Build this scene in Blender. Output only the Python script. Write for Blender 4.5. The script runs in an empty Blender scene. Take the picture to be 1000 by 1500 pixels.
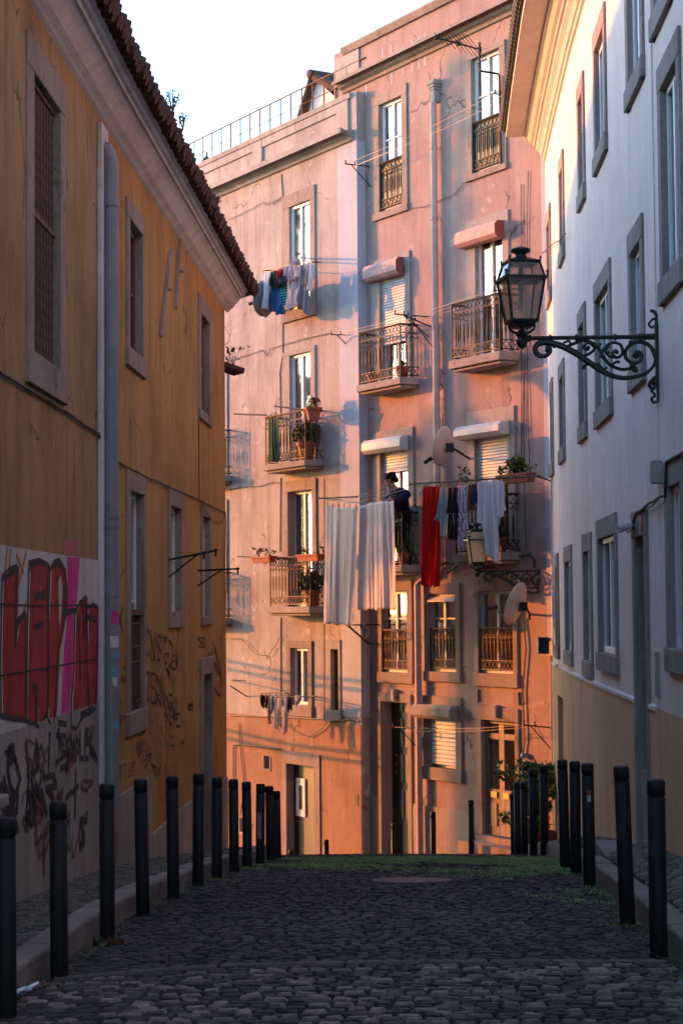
import bpy, math, random
from mathutils import Vector, Matrix
random.seed(11)
SC = bpy.context.scene
COL = SC.collection
PI = math.pi

# ------------------------------------------------------------------ camera model
F = 2700.0
PITCH = math.atan(140 / F)
RHO = .008
CAM = Vector((0, 0, 1.68))
fw = Vector((0, math.cos(PITCH), math.sin(PITCH)))
u0_ = Vector((0, -math.sin(PITCH), math.cos(PITCH)))
r0_ = Vector((1, 0, 0))
RT = r0_ * math.cos(RHO) - u0_ * math.sin(RHO)
UP = u0_ * math.cos(RHO) + r0_ * math.sin(RHO)

def ray(px, py):
    return fw + RT * ((px - 500) / F) + UP * ((750 - py) / F)

cam = bpy.data.cameras.new('camera')
cam.sensor_fit = 'VERTICAL'
cam.sensor_height = 36
cam.lens = F / 1500 * 36
cam.clip_start = .1
cam.clip_end = 6000
camo = bpy.data.objects.new('camera', cam)
COL.objects.link(camo)
m = Matrix((RT, UP, -fw)).transposed().to_4x4()
m.translation = CAM
camo.matrix_world = m
SC.camera = camo

def G(y):                                   # height of the street: it falls away over a crest
    if y < 0: return .007 * y
    if y < 45: return .007 * y - .0029 * y * y
    return max(-9.0, -5.557 - .25 * (y - 45))

# ------------------------------------------------------------------ mesh builder
class MB:
    def __init__(s):
        s.v = []; s.f = []; s.m = []; s.cur = 0; s.tone = None; s.tones = []
    def add(s, vs, fs):
        b = len(s.v)
        s.v += [Vector(p) for p in vs]
        for f in fs:
            s.f.append([b + i for i in f]); s.m.append(s.cur)
            if s.tone: s.tones.append(s.tone)
    def hexa(s, p):                         # 8 points: bottom ring 0-3, top ring 4-7
        s.add(p, [(3, 2, 1, 0), (4, 5, 6, 7), (0, 1, 5, 4), (1, 2, 6, 5), (2, 3, 7, 6), (3, 0, 4, 7)])
    def box(s, S, u0, u1, o0, o1, z0, z1):
        w = S.w
        s.hexa([w(u0, o0, z0), w(u0, o1, z0), w(u1, o1, z0), w(u1, o0, z0),
                w(u0, o0, z1), w(u0, o1, z1), w(u1, o1, z1), w(u1, o0, z1)])
    def abox(s, x0, x1, y0, y1, z0, z1):
        s.hexa([(x0, y0, z0), (x1, y0, z0), (x1, y1, z0), (x0, y1, z0),
                (x0, y0, z1), (x1, y0, z1), (x1, y1, z1), (x0, y1, z1)])
    def tube(s, pts, r, n=6, flat=1.0):
        pts = [Vector(p) for p in pts]
        rs = r if isinstance(r, (list, tuple)) else [r] * len(pts)
        prev = None; rings = []
        for i, p in enumerate(pts):
            t = (pts[min(i + 1, len(pts) - 1)] - pts[max(i - 1, 0)])
            if t.length < 1e-9: t = Vector((0, 0, 1))
            t.normalize()
            if prev is None:
                a = Vector((0, 0, 1)) if abs(t.z) < .9 else Vector((1, 0, 0))
            else:
                a = prev
            a = (a - t * a.dot(t))
            if a.length < 1e-6: a = t.orthogonal()
            a.normalize(); prev = a
            b = t.cross(a)
            rings.append([p + (a * math.cos(2 * PI * k / n + PI / n) + b * flat * math.sin(2 * PI * k / n + PI / n)) * rs[i] for k in range(n)])
        vs = [q for g in rings for q in g]; fs = []
        for i in range(len(rings) - 1):
            for k in range(n):
                k2 = (k + 1) % n
                fs.append((i * n + k, i * n + k2, (i + 1) * n + k2, (i + 1) * n + k))
        fs.append(tuple(range(n - 1, -1, -1)))
        e = (len(rings) - 1) * n
        fs.append(tuple(e + k for k in range(n)))
        s.add(vs, fs)
    def lathe(s, c, prof, n=14, T=None):
        c = Vector(c); vs = []; fs = []
        for (r, z) in prof:
            for k in range(n):
                a = 2 * PI * k / n
                q = Vector((r * math.cos(a), r * math.sin(a), z))
                vs.append(c + (T @ q if T else q))
        L = len(prof)
        for i in range(L - 1):
            for k in range(n):
                k2 = (k + 1) % n
                fs.append((i * n + k, i * n + k2, (i + 1) * n + k2, (i + 1) * n + k))
        fs.append(tuple(range(n - 1, -1, -1)))
        fs.append(tuple((L - 1) * n + k for k in range(n)))
        s.add(vs, fs)
    def ball(s, c, r, n=10, sc=(1, 1, 1), T=None):
        prof = []
        k = max(4, n // 2)
        M = T if T else Matrix.Identity(3)
        M = M @ Matrix.Diagonal(Vector(sc))
        for i in range(k + 1):
            a = -PI / 2 + PI * i / k
            prof.append((max(1e-4, r * math.cos(a)), r * math.sin(a)))
        s.lathe(c, prof, n, M)
    def capsule(s, a, b, ra, rb, n=10):
        a = Vector(a); b = Vector(b)
        s.ball(a, ra, n); s.ball(b, rb, n); s.tube([a, b], [ra, rb], n)
    def sweep(s, S, us, prof, cap=True):
        vs = []; fs = []; n = len(prof)
        for u in us:
            for (o, z) in prof: vs.append(S.w(u, o, z))
        for i in range(len(us) - 1):
            for k in range(n - 1):
                fs.append((i * n + k, (i + 1) * n + k, (i + 1) * n + k + 1, i * n + k + 1))
        if cap:
            fs.append(tuple(range(n))); e = (len(us) - 1) * n
            fs.append(tuple(e + k for k in range(n - 1, -1, -1)))
        s.add(vs, fs)
    def poly(s, S, uz, o0, o1):             # flat shape on a wall, extruded from o0 to o1
        n = len(uz)
        vs = [S.w(u, o1, z) for u, z in uz] + [S.w(u, o0, z) for u, z in uz]
        fs = [tuple(range(n))] + [(i, n + i, n + (i + 1) % n, (i + 1) % n) for i in range(n)]
        s.add(vs, fs)

WLOC = {}
def new_root(name, label, cat, loc, group=None):
    o = bpy.data.objects.new(name, None)
    COL.objects.link(o)
    o.location = loc; o.empty_display_size = .2
    WLOC[o.name] = Vector(loc)
    o['label'] = label; o['category'] = cat
    if group: o['group'] = group
    return o

def build(name, mb, mats, parent=None, smooth=False, bevel=0, label=None, recalc=True, loc=None):
    if not isinstance(mats, (list, tuple)): mats = [mats]
    base = WLOC[parent.name] if parent else (Vector(loc) if loc is not None else Vector((0, 0, 0)))
    me = bpy.data.meshes.new(name)
    me.from_pydata([tuple(v - base) for v in mb.v], [], mb.f)
    for mt in mats: me.materials.append(mt)
    if len(mats) > 1: me.polygons.foreach_set('material_index', mb.m)
    if recalc:
        import bmesh
        bm = bmesh.new(); bm.from_mesh(me)
        bmesh.ops.recalc_face_normals(bm, faces=bm.faces)
        bm.to_mesh(me); bm.free()
    if smooth: me.polygons.foreach_set('use_smooth', [True] * len(me.polygons))
    if mb.tones and len(mb.tones) == len(me.polygons):
        at = me.attributes.new('tone', 'FLOAT_COLOR', 'FACE')
        at.data.foreach_set('color', [k for t in mb.tones for k in (t[0], t[1], t[2], 1)])
    me.update()
    o = bpy.data.objects.new(name, me)
    COL.objects.link(o)
    if parent: o.parent = parent
    else: o.location = base
    WLOC[o.name] = base
    if bevel:
        b = o.modifiers.new('bevel', 'BEVEL'); b.width = bevel; b.segments = 2; b.limit_method = 'ANGLE'
    if label: o['label'] = label
    return o

def tag(o, label, cat, group=None, kind=None):
    o['label'] = label; o['category'] = cat
    if group: o['group'] = group
    if kind: o['kind'] = kind
    return o

def structure(o, label, cat='ground'):
    o['kind'] = 'structure'; o['label'] = label; o['category'] = cat
    return o

# ------------------------------------------------------------------ walls in plan
class Poly:
    def __init__(s, pts):
        s.p = [Vector((x, y)) for x, y in pts]
        s.len = [0]
        for a, b in zip(s.p, s.p[1:]): s.len.append(s.len[-1] + (b - a).length)
        sn = []
        for a, b in zip(s.p, s.p[1:]):
            d = (b - a).normalized(); sn.append(Vector((d.y, -d.x)))
        s.n = [sn[0]] + [(sn[i] + sn[i + 1]).normalized() for i in range(len(sn) - 1)] + [sn[-1]]
        s.holes = []
    def frame(s, u):
        i = 0
        while i < len(s.p) - 2 and u > s.len[i + 1]: i += 1
        t = (u - s.len[i]) / (s.len[i + 1] - s.len[i])
        p = s.p[i].lerp(s.p[i + 1], t)
        tc = min(1, max(0, t))
        n = s.n[i].lerp(s.n[i + 1], tc).normalized()
        return p, n
    def w(s, u, o, z):
        p, n = s.frame(u)
        return Vector((p.x + n.x * o, p.y + n.y * o, z))
    def inv(s, px, py, o=0):
        d = ray(px, py); best = None
        for i in range(len(s.p) - 1):
            a = s.p[i] + s.n[i] * o; b = s.p[i + 1] + s.n[i + 1] * o
            e = b - a
            det = d.x * (-e.y) + e.x * d.y
            if abs(det) < 1e-9: continue
            rx, ry = a.x - CAM.x, a.y - CAM.y
            t = (rx * (-e.y) + e.x * ry) / det
            k = (d.x * ry - d.y * rx) / det
            lo = -9 if i == 0 else 0
            hi = 9 if i == len(s.p) - 2 else 1
            if t > 0 and lo - 1e-6 <= k <= hi + 1e-6:
                if best is None or t < best[0]:
                    best = (t, s.len[i] + k * (s.len[i + 1] - s.len[i]), CAM.z + t * d.z)
        return best[1], best[2]
    def pt(s, px, py, o=0):
        u, z = s.inv(px, py, o)
        return s.w(u, o, z)
    def rect(s, tl, br, o=0):
        u0, z1 = s.inv(*tl, o); u1, z0 = s.inv(*br, o)
        return (u0, u1, z0, z1)
    def us(s, u0, u1, step=99):
        k = [u0] + [l for l in s.len if u0 < l < u1] + [u1]
        r = []
        for a, b in zip(k, k[1:]):
            n = max(1, int(math.ceil((b - a) / step)))
            r += [a + (b - a) * i / n for i in range(n)]
        return r + [u1]

def wall_mesh(mb, S, u0, u1, z0, z1, holes, o=0, step=99):
    us = set(S.us(u0, u1, step)); zs = {z0, z1}
    for h in holes:
        for k in (h[0], h[1]):
            if u0 < k < u1: us.add(k)
        for k in (h[2], h[3]):
            if z0 < k < z1: zs.add(k)
    us = sorted(us); zs = sorted(zs)
    idx = {}
    def vid(i, j):
        if (i, j) not in idx:
            idx[i, j] = len(mb.v); mb.v.append(S.w(us[i], o, zs[j]))
        return idx[i, j]
    for i in range(len(us) - 1):
        for j in range(len(zs) - 1):
            cu = (us[i] + us[i + 1]) / 2; cz = (zs[j] + zs[j + 1]) / 2
            if any(h[0] < cu < h[1] and h[2] < cz < h[3] for h in holes): continue
            mb.f.append([vid(i, j), vid(i + 1, j), vid(i + 1, j + 1), vid(i, j + 1)]); mb.m.append(mb.cur)

# left building: image left to right runs near to far; pink facades: left to right; right wall: far to near
L = Poly([(-2.95, -8), (-2.235, 17), (-1.775, 28.2)])
LB = (-5.30, 34.14)
LE = Poly([(-1.775, 28.2), LB])
_d = Vector((.5145, -.8575)); _c = Vector((3.22, 28.4))
_a = _c - _d * 17; _b = _c + _d * 3
P = Poly([tuple(_a), tuple(_b)])
_n = Vector((_d.y, -_d.x))
T = Poly([tuple(_a + _n * .17), tuple(_b + _n * .17)])
R = Poly([(3.32, 30.4), (3.26, 29.3), (3.07, 26), (2.90, 22.7), (2.79, 20), (2.71, 17.9), (2.62, 15.3), (2.51, 12), (2.1, 0), (1.85, -8)])
# ------------------------------------------------------------------ materials
def nodes(name):
    mt = bpy.data.materials.new(name); mt.use_nodes = True
    nt = mt.node_tree
    bs = nt.nodes['Principled BSDF']
    return mt, nt, bs
def N(nt, t, **k):
    n = nt.nodes.new(t)
    for a, b in k.items(): setattr(n, a, b)
    return n
def c4(c): return (c[0], c[1], c[2], 1)

def plain(name, col, rough=.6, metal=0, noise=.25, scale=12, bump=.0, spec=.4, stretch=None):
    mt, nt, bs = nodes(name)
    tc = N(nt, 'ShaderNodeTexCoord'); no = N(nt, 'ShaderNodeTexNoise')
    no.inputs['Scale'].default_value = scale; no.inputs['Detail'].default_value = 6
    mp = N(nt, 'ShaderNodeMapping')
    if stretch: mp.inputs['Scale'].default_value = stretch
    nt.links.new(tc.outputs['Object'], mp.inputs['Vector'])
    nt.links.new(mp.outputs['Vector'], no.inputs['Vector'])
    mx = N(nt, 'ShaderNodeMix', data_type='RGBA')
    mx.inputs[6].default_value = c4([x * (1 - noise) for x in col])
    mx.inputs[7].default_value = c4([min(.95, x * (1 + noise)) for x in col])
    nt.links.new(no.outputs['Fac'], mx.inputs[0])
    nt.links.new(mx.outputs[2], bs.inputs['Base Color'])
    bs.inputs['Roughness'].default_value = rough
    bs.inputs['Metallic'].default_value = metal
    bs.inputs['Specular IOR Level'].default_value = spec
    if bump:
        bp = N(nt, 'ShaderNodeBump'); bp.inputs['Strength'].default_value = bump; bp.inputs['Distance'].default_value = .02
        nt.links.new(no.outputs['Fac'], bp.inputs['Height']); nt.links.new(bp.outputs['Normal'], bs.inputs['Normal'])
    return mt

def plaster(name, a, b, dirt, dirt_amt=.5, patch=None, patch_amt=.0, bump=.25, streak=(5, 5, .35), rough=.9, grime=.45, cracks=0):
    """painted render: two close tones, dirty vertical runs, optional flaked patches and a fine grain"""
    mt, nt, bs = nodes(name); ln = nt.links.new
    tc = N(nt, 'ShaderNodeTexCoord')
    n1 = N(nt, 'ShaderNodeTexNoise'); n1.inputs['Scale'].default_value = .9; n1.inputs['Detail'].default_value = 9; n1.inputs['Roughness'].default_value = .65
    ln(tc.outputs['Object'], n1.inputs['Vector'])
    r1 = N(nt, 'ShaderNodeValToRGB'); r1.color_ramp.elements[0].position = .35; r1.color_ramp.elements[1].position = .66
    r1.color_ramp.elements[0].color = c4(a); r1.color_ramp.elements[1].color = c4(b)
    ln(n1.outputs['Fac'], r1.inputs['Fac'])
    mp = N(nt, 'ShaderNodeMapping'); mp.inputs['Scale'].default_value = streak
    ln(tc.outputs['Object'], mp.inputs['Vector'])
    n2 = N(nt, 'ShaderNodeTexNoise'); n2.inputs['Scale'].default_value = 1; n2.inputs['Detail'].default_value = 7; n2.inputs['Roughness'].default_value = .7
    ln(mp.outputs['Vector'], n2.inputs['Vector'])
    r2 = N(nt, 'ShaderNodeValToRGB'); r2.color_ramp.elements[0].position = .5; r2.color_ramp.elements[1].position = .78
    r2.color_ramp.elements[0].color = (0, 0, 0, 1); r2.color_ramp.elements[1].color = (dirt_amt,) * 3 + (1,)
    ln(n2.outputs['Fac'], r2.inputs['Fac'])
    m1 = N(nt, 'ShaderNodeMix', data_type='RGBA'); m1.inputs[7].default_value = c4(dirt)
    ln(r2.outputs['Color'], m1.inputs[0]); ln(r1.outputs['Color'], m1.inputs[6])
    n5 = N(nt, 'ShaderNodeTexNoise'); n5.inputs['Scale'].default_value = .55; n5.inputs['Detail'].default_value = 11; n5.inputs['Roughness'].default_value = .74
    mp5 = N(nt, 'ShaderNodeMapping'); mp5.inputs['Location'].default_value = (7, 3, 11); mp5.inputs['Scale'].default_value = (1.6, 1.6, .9)
    ln(tc.outputs['Object'], mp5.inputs['Vector']); ln(mp5.outputs['Vector'], n5.inputs['Vector'])
    r5 = N(nt, 'ShaderNodeValToRGB'); r5.color_ramp.elements[0].position = .47; r5.color_ramp.elements[1].position = .70
    r5.color_ramp.elements[0].color = (0, 0, 0, 1); r5.color_ramp.elements[1].color = (grime,) * 3 + (1,)
    ln(n5.outputs['Fac'], r5.inputs['Fac'])
    m5 = N(nt, 'ShaderNodeMix', data_type='RGBA'); m5.inputs[7].default_value = c4([q * .8 for q in dirt])
    ln(r5.outputs['Color'], m5.inputs[0]); ln(m1.outputs[2], m5.inputs[6])
    out = m5.outputs[2]
    n3 = N(nt, 'ShaderNodeTexNoise'); n3.inputs['Scale'].default_value = 2.2; n3.inputs['Detail'].default_value = 10; n3.inputs['Roughness'].default_value = .72
    ln(tc.outputs['Object'], n3.inputs['Vector'])
    if patch:
        r3 = N(nt, 'ShaderNodeValToRGB'); r3.color_ramp.elements[0].position = .60; r3.color_ramp.elements[1].position = .64
        r3.color_ramp.elements[0].color = (0, 0, 0, 1); r3.color_ramp.elements[1].color = (patch_amt,) * 3 + (1,)
        ln(n3.outputs['Fac'], r3.inputs['Fac'])
        m2 = N(nt, 'ShaderNodeMix', data_type='RGBA'); m2.inputs[7].default_value = c4(patch)
        ln(r3.outputs['Color'], m2.inputs[0]); ln(out, m2.inputs[6]); out = m2.outputs[2]
    if cracks:
        nw = N(nt, 'ShaderNodeTexNoise'); nw.inputs['Scale'].default_value = 2.5; nw.inputs['Detail'].default_value = 5
        ln(tc.outputs['Object'], nw.inputs['Vector'])
        va = N(nt, 'ShaderNodeVectorMath', operation='MULTIPLY_ADD'); va.inputs[1].default_value = (.5, .5, .5)
        ln(nw.outputs['Color'], va.inputs[0]); ln(tc.outputs['Object'], va.inputs[2])
        vo = N(nt, 'ShaderNodeTexVoronoi', feature='DISTANCE_TO_EDGE'); vo.inputs['Scale'].default_value = .55
        ln(va.outputs[0], vo.inputs['Vector'])
        rc = N(nt, 'ShaderNodeValToRGB'); rc.color_ramp.elements[0].position = .003; rc.color_ramp.elements[1].position = .010
        rc.color_ramp.elements[0].color = (cracks,) * 3 + (1,); rc.color_ramp.elements[1].color = (0, 0, 0, 1)
        ln(vo.outputs['Distance'], rc.inputs['Fac'])
        rm = N(nt, 'ShaderNodeValToRGB'); rm.color_ramp.elements[0].position = .50; rm.color_ramp.elements[1].position = .56
        ln(n1.outputs['Fac'], rm.inputs['Fac'])
        mm = N(nt, 'ShaderNodeMath', operation='MULTIPLY'); ln(rc.outputs['Color'], mm.inputs[0]); ln(rm.outputs['Color'], mm.inputs[1])
        mc = N(nt, 'ShaderNodeMix', data_type='RGBA'); mc.inputs[7].default_value = c4([q * .45 for q in dirt])
        ln(mm.outputs[0], mc.inputs[0]); ln(out, mc.inputs[6]); out = mc.outputs[2]
    n4 = N(nt, 'ShaderNodeTexNoise'); n4.inputs['Scale'].default_value = 45; n4.inputs['Detail'].default_value = 4
    ln(tc.outputs['Object'], n4.inputs['Vector'])
    m3 = N(nt, 'ShaderNodeMix', data_type='RGBA', blend_type='MULTIPLY'); m3.inputs[0].default_value = .35
    r4 = N(nt, 'ShaderNodeValToRGB'); r4.color_ramp.elements[0].position = .3; r4.color_ramp.elements[0].color = (.55, .55, .55, 1); r4.color_ramp.elements[1].position = .6
    ln(n4.outputs['Fac'], r4.inputs['Fac']); ln(out, m3.inputs[6]); ln(r4.outputs['Color'], m3.inputs[7])
    ln(m3.outputs[2], bs.inputs['Base Color'])
    ad = N(nt, 'ShaderNodeMath', operation='MULTIPLY_ADD'); ad.inputs[1].default_value = .25
    ln(n4.outputs['Fac'], ad.inputs[0]); ln(n3.outputs['Fac'], ad.inputs[2])
    bp = N(nt, 'ShaderNodeBump'); bp.inputs['Strength'].default_value = bump; bp.inputs['Distance'].default_value = .03
    ln(ad.outputs[0], bp.inputs['Height']); ln(bp.outputs['Normal'], bs.inputs['Normal'])
    bs.inputs['Roughness'].default_value = rough; bs.inputs['Specular IOR Level'].default_value = .2
    return mt

def attr_mat(name, rough=.7, scale=30, spec=.4, bump=.4):
    mt, nt, bs = nodes(name); ln = nt.links.new
    at = N(nt, 'ShaderNodeAttribute'); at.attribute_name = 'tone'
    tc = N(nt, 'ShaderNodeTexCoord'); no = N(nt, 'ShaderNodeTexNoise'); no.inputs['Scale'].default_value = scale; no.inputs['Detail'].default_value = 6
    ln(tc.outputs['Object'], no.inputs['Vector'])
    rp = N(nt, 'ShaderNodeValToRGB'); rp.color_ramp.elements[0].position = .3; rp.color_ramp.elements[0].color = (.5, .5, .5, 1); rp.color_ramp.elements[1].position = .7; rp.color_ramp.elements[1].color = (1.0, 1.0, 1.0, 1)
    ln(no.outputs['Fac'], rp.inputs['Fac'])
    mx = N(nt, 'ShaderNodeMix', data_type='RGBA', blend_type='MULTIPLY'); mx.inputs[0].default_value = 1
    ln(at.outputs['Color'], mx.inputs[6]); ln(rp.outputs['Color'], mx.inputs[7]); ln(mx.outputs[2], bs.inputs['Base Color'])
    bp = N(nt, 'ShaderNodeBump'); bp.inputs['Strength'].default_value = bump; bp.inputs['Distance'].default_value = .01
    ln(no.outputs['Fac'], bp.inputs['Height']); ln(bp.outputs['Normal'], bs.inputs['Normal'])
    bs.inputs['Roughness'].default_value = rough; bs.inputs['Specular IOR Level'].default_value = spec
    return mt

def glass(name, tint=(.9, .95, 1), refl=.12):
    mt, nt, bs = nodes(name); ln = nt.links.new
    nt.nodes.remove(bs)
    out = nt.nodes['Material Output']
    tr = N(nt, 'ShaderNodeBsdfTransparent'); tr.inputs[0].default_value = c4(tint)
    gl = N(nt, 'ShaderNodeBsdfGlossy'); gl.inputs['Roughness'].default_value = .03
    lw = N(nt, 'ShaderNodeLayerWeight'); lw.inputs['Blend'].default_value = .35
    ma = N(nt, 'ShaderNodeMath', operation='MULTIPLY_ADD'); ma.inputs[1].default_value = .45; ma.inputs[2].default_value = refl
    ma.use_clamp = True
    ln(lw.outputs['Fresnel'], ma.inputs[0])
    mx = N(nt, 'ShaderNodeMixShader'); ln(ma.outputs[0], mx.inputs[0]); ln(tr.outputs[0], mx.inputs[1]); ln(gl.outputs[0], mx.inputs[2])
    ln(mx.outputs[0], out.inputs['Surface'])
    return mt

def cloth(name, col, transl=.25, stripe=None, scale=60):
    mt, nt, bs = nodes(name); ln = nt.links.new
    out = nt.nodes['Material Output']
    tc = N(nt, 'ShaderNodeTexCoord')
    no = N(nt, 'ShaderNodeTexNoise'); no.inputs['Scale'].default_value = 9; no.inputs['Detail'].default_value = 5
    ln(tc.outputs['Object'], no.inputs['Vector'])
    mx = N(nt, 'ShaderNodeMix', data_type='RGBA'); mx.inputs[6].default_value = c4([x * .82 for x in col]); mx.inputs[7].default_value = c4(col)
    ln(no.outputs['Fac'], mx.inputs[0]); col_out = mx.outputs[2]
    if stripe:
        wv = N(nt, 'ShaderNodeTexWave'); wv.inputs['Scale'].default_value = stripe[1]; wv.bands_direction = stripe[2]; wv.inputs['Distortion'].default_value = stripe[3]
        ln(tc.outputs['Object'], wv.inputs['Vector'])
        rp = N(nt, 'ShaderNodeValToRGB'); rp.color_ramp.elements[0].position = .48; rp.color_ramp.elements[1].position = .52
        ln(wv.outputs['Fac'], rp.inputs['Fac'])
        m2 = N(nt, 'ShaderNodeMix', data_type='RGBA'); m2.inputs[7].default_value = c4(stripe[0])
        ln(rp.outputs['Color'], m2.inputs[0]); ln(col_out, m2.inputs[6]); col_out = m2.outputs[2]
    ln(col_out, bs.inputs['Base Color'])
    bs.inputs['Roughness'].default_value = .9; bs.inputs['Specular IOR Level'].default_value = .1
    tl = N(nt, 'ShaderNodeBsdfTranslucent'); ln(col_out, tl.inputs[0])
    ms = N(nt, 'ShaderNodeMixShader'); ms.inputs[0].default_value = transl
    ln(bs.outputs[0], ms.inputs[1]); ln(tl.outputs[0], ms.inputs[2]); ln(ms.outputs[0], out.inputs['Surface'])
    return mt

def frosted(name, f):
    mt = glass(name, (.86, .84, .82), .05); nt = mt.node_tree; out = nt.nodes['Material Output']
    old = out.inputs['Surface'].links[0].from_socket
    tl = N(nt, 'ShaderNodeBsdfTranslucent'); tl.inputs[0].default_value = (1.0, .88, .68, 1)
    di = N(nt, 'ShaderNodeBsdfDiffuse'); di.inputs[0].default_value = (.7, .66, .6, 1)
    a = N(nt, 'ShaderNodeMixShader'); a.inputs[0].default_value = .15
    nt.links.new(tl.outputs[0], a.inputs[1]); nt.links.new(di.outputs[0], a.inputs[2])
    b = N(nt, 'ShaderNodeMixShader'); b.inputs[0].default_value = f
    nt.links.new(old, b.inputs[1]); nt.links.new(a.outputs[0], b.inputs[2]); nt.links.new(b.outputs[0], out.inputs['Surface'])
    return mt
M = {}
M['frosted'] = frosted('frosted_lantern_glass', .58)
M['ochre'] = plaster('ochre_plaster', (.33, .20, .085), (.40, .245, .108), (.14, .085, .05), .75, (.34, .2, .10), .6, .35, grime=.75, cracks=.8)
M['ochre_far'] = plaster('bounce_warmed_ochre_plaster', (.41, .22, .07), (.48, .27, .095), (.17, .095, .045), .75, (.40, .24, .11), .6, .35, grime=.65, cracks=.7)  # orange also carries sun bounced off the pink house, put into the colour
M['salmon'] = plaster('salmon_ground_floor_plaster', (.31, .17, .115), (.37, .215, .15), (.17, .10, .08), .8, (.42, .31, .25), .8, .35, grime=.65, cracks=.9)
M['pink'] = plaster('pink_plaster', (.345, .238, .212), (.41, .29, .258), (.21, .15, .16), .85, (.44, .345, .325), .9, .35, grime=.6, cracks=.9)
M['palepink'] = plaster('pale_pink_plaster', (.36, .325, .305), (.43, .39, .365), (.20, .165, .16), .9, (.50, .475, .47), .9, .36, (7, 7, .4), grime=.7, cracks=.8)
M['paleblue'] = plaster('pale_blue_white_plaster', (.40, .42, .48), (.47, .48, .53), (.30, .30, .32), .4, None, 0, .2)
M['white'] = plaster('lilac_white_plaster', (.71, .60, .565), (.84, .72, .675), (.66, .57, .55), .8, (.86, .79, .76), .7, .16, (3.0, 3.0, .2), grime=.3)
M['beige'] = plaster('beige_striated_plinth', (.64, .40, .24), (.74, .48, .30), (.40, .25, .16), .8, None, 0, .35, (14, 14, .3))
M['cornice'] = plaster('white_cornice_plaster', (.56, .53, .50), (.66, .62, .59), (.34, .28, .26), .6, (.42, .36, .34), .5, .3, (3, 3, 3))
M['cream'] = plaster('cream_cornice_paint', (.62, .55, .45), (.68, .61, .5), (.48, .42, .33), .35, None, 0, .1, (2, 2, 2))
M['grey_plaster'] = plaster('grey_dirty_plaster', (.27, .25, .215), (.40, .365, .32), (.10, .085, .07), .75, (.40, .37, .34), .5, .5)
M['panel'] = plaster('off_white_panel_paint', (.47, .45, .42), (.58, .56, .53), (.30, .26, .23), .6, (.3, .25, .2), .4, .3)
M['plinth'] = plaster('grey_cement_plinth', (.33, .265, .24), (.42, .34, .305), (.20, .16, .145), .6, (.48, .4, .36), .4, .4)
M['stone'] = plaster('grey_granite', (.28, .255, .235), (.40, .365, .33), (.17, .15, .135), .6, (.2, .18, .16), .6, .4, (6, 6, 2))
M['warmstone'] = plaster('warm_limestone', (.27, .215, .18), (.36, .295, .255), (.14, .11, .09), .8, (.18, .145, .12), .8, .5, (6, 6, 2))
M['ochrestone'] = plaster('brown_grey_stone', (.25, .20, .16), (.34, .275, .225), (.11, .085, .065), .8, (.13, .1, .08), .8, .5, (6, 6, 2))
M['greystone'] = plaster('cold_grey_granite', (.25, .22, .20), (.35, .31, .28), (.13, .115, .105), .8, (.13, .115, .105), .85, .5, (6, 6, 2))
M['kerb'] = plaster('kerb_limestone', (.20, .175, .15), (.29, .26, .225), (.10, .09, .075), .7, (.14, .12, .1), .5, .5, (4, 4, 4))
M['bandstone'] = plaster('dark_band_stone', (.10, .09, .078), (.15, .135, .115), (.06, .055, .05), .7, (.08, .07, .06), .6, .5, (4, 4, 4))
M['terracotta'] = plain('terracotta_tile', (.07, .032, .023), .95, 0, .6, 9, .3)
M['pot'] = plain('terracotta_pot', (.30, .085, .05), .8, 0, .3, 14, .2)
M['soil'] = plain('dark_soil', (.045, .035, .028), .95, 0, .4, 30, .5)
M['iron'] = plain('black_iron', (.014, .016, .016), .6, 0, .4, 40, .2, .2)
M['rust_iron'] = plain('rusty_iron', (.13, .055, .013), .7, .1, .5, 40, .3)
M['lampgreen'] = plain('black_green_cast_iron', (.014, .02, .019), .42, .3, .4, 30, .25, .5)
M['bollard'] = plaster('dark_painted_steel', (.010, .012, .014), (.017, .019, .021), (.05, .045, .04), .3, (.055, .048, .042), .5, .12, (9, 9, 1.2), .55, grime=.2)
M['green_door'] = plain('green_painted_wood', (.02, .10, .075), .5, 0, .35, 15, .1)
M['dark_door'] = plain('near_black_green_door', (.022, .03, .03), .45, 0, .4, 12, .1)
M['brown_door'] = plain('brown_grey_door_paint', (.19, .135, .105), .6, 0, .3, 10, .1)
M['brown_wood'] = plain('brown_shutter_wood', (.10, .05, .03), .7, 0, .35, 12, .2, .3, (1, 1, .2))
M['red_wood'] = plain('red_brown_window_wood', (.13, .035, .025), .6, 0, .3, 12, .1)
M['white_paint'] = plain('white_window_paint', (.66, .66, .67), .45, 0, .12, 8)
M['grey_paint'] = plain('grey_window_paint', (.36, .37, .38), .45, 0, .15, 8)
M['shutter'] = plain('white_roller_shutter', (.52, .52, .53), .55, 0, .12, 5)
M['pinkbox'] = plain('pink_painted_shutter_box', (.50, .30, .27), .75, 0, .3, 8, .2)
M['brownbox'] = plain('red_brown_painted_end', (.20, .07, .055), .8, 0, .3, 8, .1)
M['pipe'] = plain('grey_downpipe', (.19, .20, .215), .55, .1, .25, 8, .1)
M['pinkpipe'] = plain('pink_painted_pipe', (.50, .35, .31), .65, 0, .25, 8, .1)
M['cable'] = plain('dark_cable', (.045, .035, .032), .7, 0, .2, 20)
M['line'] = plain('pale_clothesline', (.50, .36, .24), .6, 0, .1, 20)
M['dark'] = plain('dark_room', (.02, .02, .022), .9, 0, .3, 3)
M['room'] = plain('dim_room', (.075, .075, .085), .9, 0, .4, 2)
M['curtain'] = cloth('white_curtain', (.80, .80, .82), .1)
M['curtain_dim'] = cloth('greenish_curtain', (.34, .36, .36), .1)
M['glass'] = glass('window_glass', (.86, .9, .92), .06)
M['lampglass'] = frosted('lantern_glass', .10)
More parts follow.
